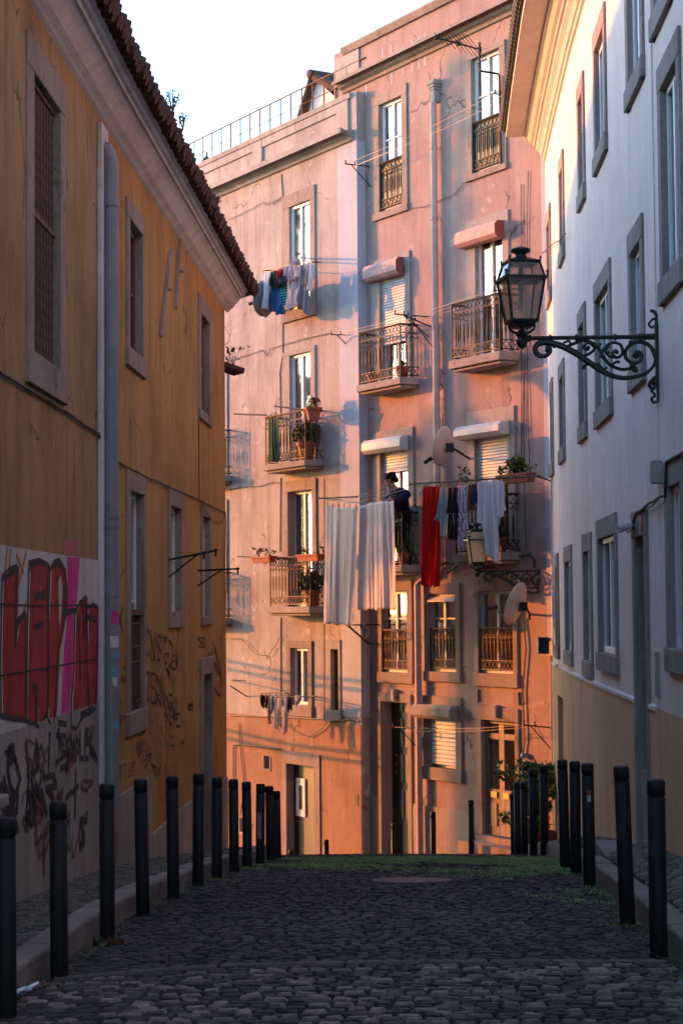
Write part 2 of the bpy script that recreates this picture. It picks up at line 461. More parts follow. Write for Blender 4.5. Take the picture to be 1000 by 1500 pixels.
M['dish'] = plain('dish_cream_paint', (.50, .43, .38), .6, 0, .2, 10)
M['dish_dark'] = plain('dish_grey_paint', (.13, .13, .14), .6, 0, .2, 10)
M['brass'] = plain('brass_plate', (.45, .26, .10), .4, .7, .3, 15)
M['plastic'] = glass('clear_plastic', (.8, .88, .95), .25)
M['bulb'] = plain('pale_bulb_glass', (.5, .45, .42), .3, 0, .1, 10)
M['red_paint'] = plaster('red_spray_paint', (.29, .032, .026), (.46, .055, .042), (.10, .015, .014), .7, (.36, .20, .18), .55, .3, (5, 5, .6), grime=.5)
M['pink_paint'] = plaster('magenta_spray_paint', (.60, .04, .20), (.74, .07, .29), (.25, .02, .08), .5, (.45, .25, .28), .45, .3, (5, 5, .6))
M['black_paint'] = plain('black_spray_paint', (.03, .026, .026), .85, 0, .5, 6)
M['brown_paint'] = plain('faded_dark_spray_paint', (.13, .075, .035), .85, 0, .5, 6)
M['maroon_paint'] = plain('maroon_spray_paint', (.16, .05, .035), .85, 0, .4, 6)
M['green_paint'] = plain('green_spray_paint', (.12, .16, .035), .85, 0, .4, 6)
M['orange_paint'] = plain('orange_spray_paint', (.42, .15, .035), .85, 0, .4, 6)
M['sticker_w'] = plain('white_sticker', (.5, .5, .5), .6, 0, .1, 10)
M['sticker_b'] = plain('blue_sticker', (.10, .28, .38), .6, 0, .1, 10)
M['redsign'] = plain('red_number_tile', (.40, .10, .07), .5, 0, .1, 10)
M['cobble'] = attr_mat('basalt_cobble', .72, 28, .3, .6)
M['pave'] = attr_mat('limestone_sett', .7, 35, .35, .5)
M['leafset'] = attr_mat('leaf_tones', .55, 8, .35, .0)
M['skin'] = plain('skin', (.36, .19, .125), .55, 0, .1, 20)
M['hair'] = plain('dark_hair', (.007, .005, .005), .8, 0, .4, 60, .3, .15)
M['navy'] = cloth('navy_jacket_cloth', (.018, .02, .055), 0)
M['darkcloth'] = cloth('black_trouser_cloth', (.012, .012, .014), 0)
M['sheet'] = cloth('white_sheet_cotton', (.88, .84, .85), .3)
M['redcloth'] = cloth('red_cotton', (.50, .012, .012), .22)
M['greyblue'] = cloth('grey_blue_cotton', (.27, .33, .38), .15)
M['blackcloth'] = cloth('black_cotton', (.02, .02, .022), .05)
M['whitecloth'] = cloth('white_cotton', (.72, .70, .75), .25)
M['pinkcloth'] = cloth('pale_pink_cotton', (.66, .52, .54), .25)
M['greycloth'] = cloth('grey_cotton', (.24, .23, .25), .15)
M['bluecloth'] = cloth('blue_denim', (.035, .12, .25), .1)
M['browncloth'] = cloth('brown_cotton', (.16, .06, .025), .1)
M['navycloth'] = cloth('navy_cotton', (.03, .04, .10), .1)
M['patterncloth'] = cloth('lilac_patterned_cotton', (.20, .17, .30), .15, ((.62, .55, .66), 9, 'X', 9))
M['stripecloth'] = cloth('turquoise_striped_cotton', (.02, .04, .06), .1, ((.08, .42, .50), 6.5, 'Z', 1))
M['greencloth'] = cloth('olive_green_cotton', (.055, .10, .06), .1)
M['peg_r'] = plain('red_peg', (.5, .05, .04), .5, 0, .1, 10)
M['peg_y'] = plain('yellow_peg', (.6, .35, .05), .5, 0, .1, 10)
M['umbrella'] = cloth('dark_green_canvas', (.02, .07, .065), .05)
# ------------------------------------------------------------------ building features
def inset(fr, s, t, b): return (fr[0] + s, fr[1] - s, fr[2] + b, fr[3] - t)

def surround(S, op, fr, depth, proud, door=False, name='window', mat=None, bld=None):
    mb = MB()
    u0, u1, z0, z1 = op; U0, U1, Z0, Z1 = fr
    if door: Z0 = z0
    mb.box(S, U0, u0, -depth, proud, Z0, z1)
    mb.box(S, u1, U1, -depth, proud, Z0, z1)
    mb.box(S, U0, U1, -depth, proud + .003, z1, Z1)
    if not door: mb.box(S, U0 - .015, U1 + .015, -depth, proud + .02, Z0, z0)
    o = build(name, mb, mat, bld, bevel=.008)
    e = .012
    S.holes.append((U0 + e, U1 - e, (Z0 + e) if not door else z0 - .02, Z1 - e))
    return o

def room(S, win, op, depth, mat, back=.9):
    mb = MB(); u0, u1, z0, z1 = op; w = S.w; a, b = -depth + .01, -back - depth
    e = .004
    u0 -= e; u1 += e; z0 -= e; z1 += e
    p = [w(u0, a, z0), w(u1, a, z0), w(u1, a, z1), w(u0, a, z1), w(u0, b, z0), w(u1, b, z0), w(u1, b, z1), w(u0, b, z1)]
    mb.add(p, [(0, 1, 5, 4), (1, 2, 6, 5), (2, 3, 7, 6), (3, 0, 4, 7), (4, 5, 6, 7)])
    return build('room', mb, mat, win, recalc=False)

def sash(S, win, op, depth, mat, cols=2, trans=(), fw_=.055, bar=.03, gl=True, name='sash', z_from=None):
    u0, u1, z0, z1 = op
    if z_from is not None: z0 = z_from
    a, b = -depth + .0, -depth + .05
    mb = MB()
    mb.box(S, u0, u0 + fw_, a, b, z0, z1); mb.box(S, u1 - fw_, u1, a, b, z0, z1)
    mb.box(S, u0 + fw_, u1 - fw_, a, b + .002, z1 - fw_, z1); mb.box(S, u0 + fw_, u1 - fw_, a, b + .002, z0, z0 + fw_ * 1.2)
    for k in range(1, cols):
        u = u0 + (u1 - u0) * k / cols
        mb.box(S, u - fw_ * .6, u + fw_ * .6, a, b + .006, z0 + fw_, z1 - fw_)
    for t in trans:
        z = z0 + (z1 - z0) * t
        mb.box(S, u0 + fw_, u1 - fw_, a + .008, b - .006, z - bar / 2, z + bar / 2)
    so = build(name, mb, mat, win, bevel=.005)
    if gl:
        g = MB(); g.box(S, u0 + .02, u1 - .02, a + .018, a + .024, z0 + .02, z1 - .02)
        build('pane', g, M['glass'], win)
    return so

def curtain(S, win, op, depth, mat, amp=.03, span=(0, 1), name='curtain'):
    u0, u1, z0, z1 = op; n = 40; mb = MB(); vs = []; fs = []
    ua = u0 + (u1 - u0) * span[0]; ub = u0 + (u1 - u0) * span[1]
    ph = random.random() * 6
    for j, z in enumerate((z0, (z0 + z1) / 2, z1)):
        for i in range(n + 1):
            t = i / n
            o = -depth - .07 + amp * math.sin(t * (ub - ua) * 42 + ph + .4 * j) * (1 - .25 * j)
            vs.append(S.w(ua + (ub - ua) * t, o, z))
    for j in range(2):
        for i in range(n): fs.append((j * (n + 1) + i, j * (n + 1) + i + 1, (j + 1) * (n + 1) + i + 1, (j + 1) * (n + 1) + i))
    mb.add(vs, fs)
    return build(name, mb, mat, win, smooth=True, recalc=False)

def window(S, bld, fr, op, depth=.22, proud=.03, stone='stone', paint='white_paint', cols=2, trans=(), cur=None, door=False, rm='room', name=None, span=(0, 1)):
    wn = surround(S, op, fr, depth, proud, door, name or ('balcony_door' if door else 'window'), M[stone], bld)
    sash(S, wn, op, depth, M[paint], cols, trans)
    room(S, wn, op, depth, M[rm])
    if cur: curtain(S, wn, op, depth, M[cur], span=span)
    return wn

def roller(S, win, op, depth, z_to, mat, pitch=.05, name='roller_shutter'):
    u0, u1, z0, z1 = op; mb = MB(); prof = []
    z = z1
    a = -depth + .09
    while z > z_to + .001:
        zn = max(z_to, z - pitch)
        prof += [(a, z), (a + .016, z - .006), (a + .018, zn + .012), (a + .002, zn + .002)]
        z = zn
    prof += [(a + .02, z_to), (a + .02, z_to - .04), (a - .01, z_to - .04)]
    mb.sweep(S, [u0 + .01, u1 - .01], prof, cap=False)
    return build(name, mb, mat, win, recalc=False)

def shutter_box(S, win, u0, u1, z0, z1, mat, endmat=None, out=.2, name='shutter_box'):
    mb = MB()
    pr = [(.0, z1), (out * .75, z1 - .01), (out, z1 - .07), (out, z0 + .06), (out * .72, z0), (.0, z0)]
    mb.sweep(S, [u0, u1], pr)
    mb.m[-2:] = [1, 1]
    return build(name, mb, [mat, endmat or mat], win, bevel=.006)

def rail_run(mb, A, B, h, ends=(1, 1), step=.115, rings=True, thick=1.0):
    A = Vector(A); B = Vector(B); d = B - A; Ln = d.length; Z = Vector((0, 0, 1)); dn = d.normalized()
    t = thick
    mb.tube([A + Z * h, B + Z * h], .019 * t, 6)
    mb.tube([A + Z * (h - .15), B + Z * (h - .15)], .009 * t, 4)
    mb.tube([A + Z * .19, B + Z * .19], .009 * t, 4)
    mb.tube([A + Z * .045, B + Z * .045], .012 * t, 4)
    n = max(2, round(Ln / step))
    for i in range(n + 1):
        p = A + d * (i / n)
        if (i == 0 and ends[0]) or (i == n and ends[1]):
            mb.tube([p, p + Z * (h + .02)], .014 * t, 5); continue
        if i in (0, n): continue
        mb.tube([p + Z * .19, p + Z * .30, p + Z * .34, p + Z * .55, p + Z * .59, p + Z * (h - .15)],
                [.007 * t, .008 * t, .016 * t, .016 * t, .008 * t, .007 * t], 5)
    for i in range(n):
        c = A + d * ((i + .5) / n) + Z * (h - .078)
        r = min(.055, Ln / n * .42)
        if rings:
            mb.tube([c + dn * (r * math.cos(k * PI / 5)) + Z * (r * 1.15 * math.sin(k * PI / 5)) for k in range(11)], .0065 * t, 4)
            c2 = A + d * ((i + .5) / n) + Z * (h - .19)
            mb.tube([c2 + dn * (r * math.cos(k * PI / 5)) - Z * (r * .9 * math.sin(k * PI / 5)) for k in range(6)], .0065 * t, 4)
        a0 = A + d * (i / n); a1 = A + d * ((i + 1) / n)
        mb.tube([a0 + Z * .05, a1 + Z * .185], .0065 * t, 4)
        mb.tube([a1 + Z * .05, a0 + Z * .185], .0065 * t, 4)

def balcony(S, bld, fl, frp, thick=.13, h=.92, depth=.4, mat='iron', stone='stone', thick_bar=1.0):
    u0, z = S.inv(fl[0], fl[1], depth); u1, _ = S.inv(frp[0], frp[1], depth)
    mb = MB()
    mb.box(S, u0, u1, .0, depth, z - thick, z)
    mb.box(S, u0 + .06, u1 - .06, .0, depth - .06, z - thick - .05, z - thick)
    b = build('balcony', mb, M[stone], bld, bevel=.014)
    r = MB(); e = .05
    f0 = S.w(u0 + e, depth - e, z); f1 = S.w(u1 - e, depth - e, z)
    rail_run(r, S.w(u0 + e, .0, z), f0, h, (0, 0), thick=thick_bar)
    rail_run(r, f0, f1, h, (1, 1), thick=thick_bar)
    rail_run(r, f1, S.w(u1 - e, .0, z), h, (0, 0), thick=thick_bar)
    build('railing', r, M[mat], b)
    return b, u0, u1, z

def juliet(S, win, op, top, mat='iron', o=.0, name='railing', step=.115):
    r = MB(); rail_run(r, S.w(op[0] + .01, o, op[2] + .02), S.w(op[1] - .01, o, op[2] + .02), top - op[2] - .02, (1, 1), step=step)
    return build(name, r, M[mat], win)

def cable(S, bld, pts, r=.008, o=.02, mat='cable', name='cable', n=5):
    mb = MB()
    P3 = [S.pt(x, y, o) for x, y in pts]
    out = []
    for a, b in zip(P3, P3[1:]):
        k = max(2, int((b - a).length / .25))
        out += [a + (b - a) * (i / k) + Vector((0, 0, random.uniform(-.006, .006))) for i in range(k)]
    out.append(P3[-1])
    mb.tube(out, r, n)
    return build(name, mb, M[mat], bld)

def scribble(S, bld, strokes, w, mat, o=.004, name='painted_tag', each=False):
    """spray paint strokes: flat ribbons lying on the wall, given in photo pixels"""
    if each:
        for k, st in enumerate(strokes): scribble(S, bld, [st], w, mat, o + .0002 * k, name)
        return
    mb = MB()
    for st in strokes:
        uz = [S.inv(x, y, o) for x, y in st]
        for i, ((ua, za), (ub, zb)) in enumerate(zip(uz, uz[1:])):
            dx, dz = ub - ua, zb - za; l = math.hypot(dx, dz) or 1e-6
            ex, ez = dx / l * w * .4, dz / l * w * .4
            nx, nz = -dz / l * w / 2, dx / l * w / 2
            oo = o + .0006 * (i % 3)
            q = [(ua - ex + nx, za - ez + nz), (ub + ex + nx, zb + ez + nz), (ub + ex - nx, zb + ez - nz), (ua - ex - nx, za - ez - nz)]
            mb.add([S.w(a, oo, b) for a, b in q], [(0, 1, 2, 3)])
    return build(name, mb, mat, bld, recalc=False)

GLYPH = {'A': [[(0, 0), (.5, 1), (1, 0)], [(.2, .4), (.8, .4)]], 'B': [[(0, 0), (0, 1), (.8, .8), (0, .55), (.9, .3), (0, 0)]],
 'C': [[(.9, .85), (.4, 1), (0, .5), (.4, 0), (.9, .15)]], 'D': [[(0, 0), (0, 1), (.8, .75), (.9, .3), (0, 0)]],
 'E': [[(.8, 1), (0, 1), (0, 0), (.8, 0)], [(0, .5), (.6, .5)]], 'F': [[(.8, 1), (0, 1), (0, 0)], [(0, .5), (.6, .5)]],
 'G': [[(.9, .85), (.4, 1), (0, .5), (.4, 0), (.9, .2), (.9, .5), (.5, .5)]], 'H': [[(0, 0), (0, 1)], [(.8, 0), (.8, 1)], [(0, .5), (.8, .5)]],
 'I': [[(.4, 0), (.4, 1)]], 'K': [[(0, 0), (0, 1)], [(.8, 1), (0, .45), (.9, 0)]], 'L': [[(0, 1), (0, 0), (.8, 0)]],
 'M': [[(0, 0), (.1, 1), (.5, .4), (.9, 1), (1, 0)]], 'N': [[(0, 0), (0, 1), (.8, 0), (.8, 1)]],
 'O': [[(.5, 1), (0, .6), (.2, 0), (.8, .1), (.9, .7), (.5, 1)]], 'P': [[(0, 0), (0, 1), (.8, .8), (.7, .5), (0, .45)]],
 'R': [[(0, 0), (0, 1), (.8, .8), (.7, .5), (0, .45), (.9, 0)]], 'S': [[(.9, .85), (.4, 1), (.05, .75), (.8, .35), (.5, 0), (0, .15)]],
 'T': [[(0, 1), (1, 1)], [(.5, 1), (.5, 0)]], 'U': [[(0, 1), (.05, .1), (.5, 0), (.8, .2), (.85, 1)]], 'V': [[(0, 1), (.4, 0), (.9, 1)]],
 'W': [[(0, 1), (.25, 0), (.5, .7), (.75, 0), (1, 1)]], 'X': [[(0, 1), (.9, 0)], [(.9, 1), (0, 0)]], 'Z': [[(0, 1), (.9, 1), (0, 0), (.9, .05)]],
 "'": [[(.3, 1), (.2, .75)]], '#': [[(0, .5), (.25, .95), (.5, .7), (.75, .95), (1, .5), (.5, 0), (0, .5)]], ' ': []}
def word(txt, x, y, w, h, slope=0, jit=.08):
    """strokes (photo pixels) of a hand-sprayed word: top-left x, y, total width w, letter height h"""
    out = []; cw = w / len(txt)
    for i, ch in enumerate(txt):
        for st in GLYPH.get(ch, []):
            out.append([(x + cw * (i + .78 * a) + random.uniform(-jit, jit) * cw * .6, y + slope * (i / len(txt)) + h * (1 - b) + random.uniform(-jit, jit) * h * .6) for a, b in st])
    return out

LEAF = [(.045, .085, .02), (.06, .10, .025), (.03, .06, .015), (.09, .12, .03)]
def leaves(name, pts, size, parent=None, tones=LEAF, loc=None, up=.3, long=1.7):
    mb = MB()
    for p in pts:
        p = Vector(p); s = size * random.uniform(.6, 1.3)
        a = Vector((random.gauss(0, 1), random.gauss(0, 1), random.gauss(0, 1) + up)).normalized()
        b = a.orthogonal().normalized(); b.rotate(Matrix.Rotation(random.random() * 6.28, 3, a))
        c = a.cross(b)
        t = random.choice(tones); k = random.uniform(.7, 1.3)
        mb.tone = (t[0] * k, t[1] * k, t[2] * k)
        mb.add([p - a * s * long / 2, p + b * s * .4, p + a * s * long / 2 + c * s * .2, p - b * s * .4], [(0, 1, 2, 3)])
    return build(name, mb, M['leafset'], parent, recalc=False, loc=loc)

def blob_pts(c, r, n, sc=(1, 1, 1)):
    out = []
    for _ in range(n):
        v = Vector((random.gauss(0, 1), random.gauss(0, 1), random.gauss(0, 1))).normalized() * r * random.random() ** .4
        out.append(Vector(c) + Vector((v.x * sc[0], v.y * sc[1], v.z * sc[2])))
    return out

def drape(mb, S, tl, tr, bl, br, o, folds=5, amp=.03, nx=28, nz=18, sag=0.0, px=True, curve=.0, ragged=.012, pinch=.5):
    """hanging cloth between four corners (photo pixels, or (u, z)) at distance o from the wall"""
    g = (lambda q: S.inv(q[0], q[1], o)) if px else (lambda q: q)
    TL, TR, BL, BR = g(tl), g(tr), g(bl), g(br)
    R6 = lambda: random.random() * 6.28
    wv = [(folds * f * random.uniform(.85, 1.15), a, R6(), random.uniform(-1.6, 1.6), R6(), random.uniform(.5, 1.4)) for f, a in ((.55, .8), (1, 1), (1.63, .6), (2.7, .38), (4.6, .2))]
    ph2 = R6(); ph3 = R6(); np_ = max(1, round(folds)); vs = []; fs = []
    for j in range(nz + 1):
        v = j / nz
        for i in range(nx + 1):
            h = i / nx
            pin = abs(math.sin(PI * h * np_))
            ut = TL[0] + (TR[0] - TL[0]) * h; zt = TL[1] + (TR[1] - TL[1]) * h - sag * 4 * h * (1 - h) - .018 * pin * max(0, 1 - v * 3)
            ub = BL[0] + (BR[0] - BL[0]) * h; zb = BL[1] + (BR[1] - BL[1]) * h + ragged * (math.sin(h * 17 + ph2) + .6 * math.sin(h * 41 + ph3))
            fold = 0; lat = 0
            for f, a, p, dr, q, w_ in wv:
                e = a * (.45 + .55 * math.sin(2 * PI * w_ * h + q + v * dr))
                fold += e * math.sin(2 * PI * f * h + p + dr * v * v)
                lat += e * math.cos(2 * PI * f * h + p + dr * v * v) / max(1, f) * 2
            fold *= amp * (.3 + .7 * min(1, v * 1.8))
            fold += amp * .5 * math.sin(v * 4.3 + h * 5 + ph3) * v
            vs.append(S.w(ut + (ub - ut) * v + amp * .3 * lat * v, o + fold + curve * v, zt + (zb - zt) * v))
    for j in range(nz):
        for i in range(nx):
            a = j * (nx + 1) + i
            fs.append((a, a + 1, a + nx + 2, a + nx + 1))
    mb.add(vs, fs)

def garment(name, label, cat, S, panels, mat, group=None, pegs=(), o=.8, pegmat='peg_y', **kw):
    mb = MB()
    for (tl, tr, bl, br) in panels: drape(mb, S, tl, tr, bl, br, o, **kw)
    base = S.pt(*panels[0][2], o)
    r = new_root(name, label, cat, base, group)
    ob = build('cloth', mb, M[mat], r, smooth=True, recalc=False)
    so = ob.modifiers.new('thickness', 'SOLIDIFY'); so.thickness = .006
    for p in pegs:
        pg = MB(); q = S.pt(p[0], p[1], o)
        pg.tube([q - Vector((0, 0, .05)), q + Vector((0, 0, .035))], .010, 4)
        build('peg', pg, M[pegmat], r)
    return r

def terracotta_pot(name, label, c, r, h, foliage_r, nleaf, leaf=.05, tones=LEAF, group=None, potmat='pot'):
    t = new_root(name, label, 'potted plant', c, group)
    mb = MB(); mb.lathe(c, [(r * .68, 0), (r * .95, h * .8), (r * 1.08, h * .8), (r * 1.1, h), (r * .92, h), (r * .9, h * .9)], 16)
    build('pot', mb, M[potmat], t)
    leaves('plant', blob_pts(Vector(c) + Vector((0, 0, h + foliage_r * .7)), foliage_r, nleaf), leaf, t, tones)
    return t

def planter(name, label, S, p0, p1, o, h=.14, w=.16, nleaf=60, leaf=.05, tones=LEAF, hgt=.12):
    """long window box seen between two photo points (its top left and top right corners)"""
    u0, z = S.inv(p0[0], p0[1], o); u1, _ = S.inv(p1[0], p1[1], o)
    t = new_root(name, label, 'planter', S.w((u0 + u1) / 2, o, z - h))
    mb = MB(); w_ = S.w
    e = .025
    mb.hexa([w_(u0 + e, o - w / 2 + e, z - h), w_(u0 + e, o + w / 2 - e, z - h), w_(u1 - e, o + w / 2 - e, z - h), w_(u1 - e, o - w / 2 + e, z - h),
             w_(u0, o - w / 2, z), w_(u0, o + w / 2, z), w_(u1, o + w / 2, z), w_(u1, o - w / 2, z)])
    mb.box(S, u0 - .012, u1 + .012, o - w / 2 - .012, o + w / 2 + .012, z - .03, z + .003)
    build('planter_box', mb, M['pot'], t, bevel=.006)
    pts = [w_(random.uniform(u0, u1), o + random.uniform(-w / 2, w / 2), z + random.random() ** 1.3 * hgt) for _ in range(nleaf)]
    leaves('plant', pts, leaf, t, tones, up=1.2)
    return t
# ================================================================== GROUND
def grid_sheet(name, xs, ys, zf, mat):
    mb = MB(); vs = []; fs = []; n = len(xs)
    for y in ys:
        for x in xs: vs.append((x, y, zf(x, y)))
    for j in range(len(ys) - 1):
        for i in range(n - 1): fs.append((j * n + i, j * n + i + 1, (j + 1) * n + i + 1, (j + 1) * n + i))
    mb.add(vs, fs)
    return build(name, mb, mat, None, smooth=True, recalc=False)

def interp(tab, y):
    if y <= tab[0][0]: return tab[0][1]
    for (a, b), (c, d) in zip(tab, tab[1:]):
        if y <= c: return b + (d - b) * (y - a) / (c - a)
    return tab[-1][1]
KL = [(-8, -2.0), (6, -1.7), (8.4, -1.63), (9.5, -1.56), (11.1, -1.52), (12.5, -1.46), (13.7, -1.37), (15, -1.28), (15.8, -1.18), (16.9, -1.10), (17.8, -1.02), (18.5, -.93), (19.7, -.87), (22, -.85), (24, -.95), (26, -1.2), (28, -1.9)]
KR = [(-8, 1.5), (8, 1.72), (10.1, 1.80), (11.6, 1.87), (14.6, 2.03), (16.1, 2.11), (17, 2.15), (21.3, 2.38), (24, 2.45), (27.6, 2.6)]
kl = lambda y: interp(KL, y)
kr = lambda y: interp(KR, y)
def wallx(S, y):
    best = 0
    for a, b in zip(S.p, S.p[1:]):
        lo, hi = sorted((a.y, b.y))
        if lo <= y <= hi and hi > lo: return a.x + (b.x - a.x) * (y - a.y) / (b.y - a.y)
    return S.p[0].x if abs(S.p[0].y - y) < abs(S.p[-1].y - y) else S.p[-1].x

ys = [-3000, -400, -60, -20] + [-10 + .5 * i for i in range(150)] + [70, 90, 150, 400, 1200, 4000]
xs = [-3000, -500, -100, -40, -20, -12, -8, -5, -3, -2, -1, 0, 1, 2, 3, 5, 8, 12, 20, 40, 100, 500, 3000]
structure(grid_sheet('ground', xs, ys, lambda x, y: G(y) - .022, M['soil']), 'dark earth under and beyond the cobbled street')

def setts(name, x0f, x1f, ya, yb, row, wmin, wmax, zf, tonef, mat, jit=.008, bev=.009, h=.03):
    mb = MB(); y = ya; k = 0
    while y < yb:
        d = row * random.uniform(.85, 1.15)
        x = x0f(y) - random.random() * wmax; xe = x1f(y)
        while x < xe:
            w = random.uniform(wmin, wmax)
            a, b = max(x, x0f(y)), min(x + w, xe)
            if b - a > .035:
                g = .006; dz = random.gauss(0, .0022)
                wob = .014 * math.sin(x * 2.1 + k * .35) + .008 * math.sin(x * 5.3 + k)
                q = [(a + g, y + g), (b - g, y + g), (b - g, y + d - g), (a + g, y + d - g)]
                q = [(px + random.gauss(0, jit * .6), py + random.gauss(0, jit * .6) + wob) for px, py in q]
                cx = sum(p[0] for p in q) / 4; cy = sum(p[1] for p in q) / 4
                def Z(px, py, dd): return zf(px, py) + dd
                vs = [(px, py, Z(px, py, -h)) for px, py in q] + [(px, py, Z(px, py, -.012)) for px, py in q]
                tilt = [random.gauss(0, .0025) for _ in range(4)]
                for (px, py), tz in zip(q, tilt):
                    l = math.hypot(px - cx, py - cy) or 1
                    f = max(.3, 1 - bev * 1.4 / l)
                    ix, iy = cx + (px - cx) * f, cy + (py - cy) * f
                    vs.append((ix, iy, Z(ix, iy, dz + tz)))
                mb.tone = tonef(cx, cy, k)
                mb.add(vs, [(0, 1, 5, 4), (1, 2, 6, 5), (2, 3, 7, 6), (3, 0, 4, 7), (4, 5, 9, 8), (5, 6, 10, 9), (6, 7, 11, 10), (7, 4, 8, 11), (8, 9, 10, 11)])
            x += w
        y += d; k += 1
    return build(name, mb, mat, None, recalc=False)

BAND = lambda x: 9.95 + .02 * x - (.22 * (x + .2) ** 2 if x < -.2 else 0)
def road_tone(x, y, k):
    r = random.random(); v = random.uniform(.55, 1.45) * (1 + .35 * math.sin(x * 1.3 + 1.1 * math.sin(y * .7)) * math.sin(y * .55 + 1))
    if y < BAND(x) - .05:
        if (k % 2 == 0 and r < .62) or r < .16: return (.21 * v, .175 * v, .14 * v)
        return (.040 * v, .042 * v, .044 * v)
    if r < .03: return (.085 * v, .078 * v, .07 * v)
    return (.038 * v, .039 * v, .040 * v)
camber = lambda x, y: G(y) - .012 * (x - .2) ** 2 * .5
structure(setts('road', lambda y: kl(y) + .015, lambda y: kr(y) - .015, 5.5, 29.5, .078, .075, .125, camber, road_tone, M['cobble']), 'dark basalt cobbles of the narrow road falling away over a crest', 'road')

def left_pave(x, y):
    a = kl(y); b = wallx(L, min(28, y)); t = min(1, max(0, (a - x) / max(.2, a - b)))
    return G(y) + .12 - .10 * t
def right_pave(x, y):
    a = kr(y); b = wallx(R, min(28, y)); t = min(1, max(0, (x - a) / max(.2, b - a)))
    return G(y) + .12 + (.14 * (1 - max(0, (y - 14) / 20))) * t
def pave_tone(x, y, k):
    v = random.uniform(.6, 1.3)
    if random.random() < .1: return (.07 * v, .085 * v, .045 * v)
    return (.125 * v, .112 * v, .095 * v)
def pave_base(name, f0, f1, zf, label):
    mb = MB(); vs = []; fs = []
    yy = [-8 + .75 * i for i in range(49)]; n = 5
    for y in yy:
        for i in range(n):
            x = f0(y) + (f1(y) - f0(y)) * i / (n - 1)
            vs.append((x, y, zf(x, y) - .016))
    for j in range(len(yy) - 1):
        for i in range(n - 1): fs.append((j * n + i, j * n + i + 1, (j + 1) * n + i + 1, (j + 1) * n + i))
    mb.add(vs, fs)
    return structure(build(name, mb, M['soil'], None, recalc=False), label, 'pavement')
pave_base('pavement_bed', lambda y: wallx(L, min(28, y)) - .1, lambda y: kl(y) - .17, left_pave, 'earth bed under the setts of the pavement by the ochre house')
pave_base('pavement_bed', lambda y: kr(y) + .17, lambda y: wallx(R, min(30, y)) + .1, right_pave, 'earth bed under the setts of the pavement by the white house')
structure(setts('pavement', lambda y: wallx(L, y) + .01, lambda y: kl(y) - .155, 7, 26, .085, .08, .125, left_pave, pave_tone, M['pave'], .014, .012), 'worn limestone setts of the pavement along the ochre house', 'pavement')
structure(setts('pavement', lambda y: kr(y) + .155, lambda y: wallx(R, y) - .01, 7, 27.2, .085, .08, .125, right_pave, pave_tone, M['pave'], .014, .012), 'worn limestone setts of the pavement along the white house', 'pavement')

def kerb(name, f, sgn, zf, label):
    mb = MB(); y = 4.0
    while y < 27:
        d = random.uniform(.9, 1.35); y2 = min(27.2, y + d - .012)
        dz = random.uniform(-.008, .008)
        def P4(yy, z):
            a, b = f(yy), f(yy) + sgn * .17
            return (a, yy, z), (b, yy, z)
        a0, b0 = P4(y, G(y) - .1); a1, b1 = P4(y2, G(y2) - .1)
        c0, d0 = P4(y, zf(f(y), y) + .006 + dz); c1, d1 = P4(y2, zf(f(y2), y2) + .006 + dz)
        mb.hexa([a0, b0, b1, a1, c0, d0, d1, c1])
        y += d
    return structure(build(name, mb, M['kerb'], None, bevel=.022), label, 'kerb')
kerb('kerb', kl, -1, left_pave, 'worn stone kerb behind the row of bollards by the ochre house')
kerb('kerb', kr, 1, right_pave, 'worn stone kerb behind the row of bollards by the white house')

# stone band across the road where the two kinds of cobbles meet
mb = MB(); x = -1.5
while x < 1.7:
    w = random.uniform(.3, .5); a, b = x, min(1.75, x + w - .012)
    vs = []
    for z in (-.05, .006):
        for (px, dy) in ((a, 0), (b, 0), (b, .10), (a, .10)): vs.append((px, BAND(px) + dy * .7, camber(px, BAND(px)) + z))
    mb.hexa(vs); x += w
structure(build('stone_band', mb, M['bandstone'], None, bevel=.012), 'row of pale long stones crossing the road', 'road')

# grass and moss in the joints
gp = MB()
def blade(x, y, z, s):
    a = random.random() * 6.28; l = s * random.uniform(.5, 1.5); hgt = s * random.uniform(.1, .8); w = s * .22
    dx, dy = math.cos(a) * l, math.sin(a) * l; nx, ny = -math.sin(a) * w, math.cos(a) * w
    k = random.uniform(.8, 1.9); t = random.choice(((.08, .17, .025), (.12, .22, .04), (.14, .20, .05)))
    gp.tone = (t[0] * k, t[1] * k, t[2] * k)
    gp.add([(x - nx, y - ny, z), (x + nx, y + ny, z), (x + dx, y + dy, z + hgt)], [(0, 1, 2)])
def tuft(x, y, z, n, s, sp=.03):
    for _ in range(n): blade(x + random.gauss(0, sp), y + random.gauss(0, sp * .7), z + .004, s)
def patchy(x, y): return math.sin(x * 3.1 + 1.7 * math.sin(y * 1.1)) + math.sin(y * 2.3 + 2.1 * math.sin(x * 1.7)) + .6 * math.sin(x * 9 + y * 7)
for _ in range(11000):
    y = random.uniform(11.5, 20.5); x = random.uniform(kl(y), kr(y))
    right = max(0, (x - .75) / 1.2); far = max(0, (y - 15.2) / 3.5)
    d = min(1, right * (.45 + far) + far * .42 + (.25 if y > 17 else 0))
    if random.random() < d and patchy(x, y) > .9 - 1.9 * d: tuft(x, y, camber(x, y), 11, .022)
for _ in range(500):
    y = random.uniform(9, 22); x = random.uniform(wallx(L, y), kl(y) - .2)
    if patchy(x * 2, y) > .2: tuft(x, y, left_pave(x, y), 6, .016)
for _ in range(400):
    y = random.uniform(9, 22); x = random.uniform(kr(y) + .2, wallx(R, y))
    if patchy(x * 2, y) > .3: tuft(x, y, right_pave(x, y), 6, .016)
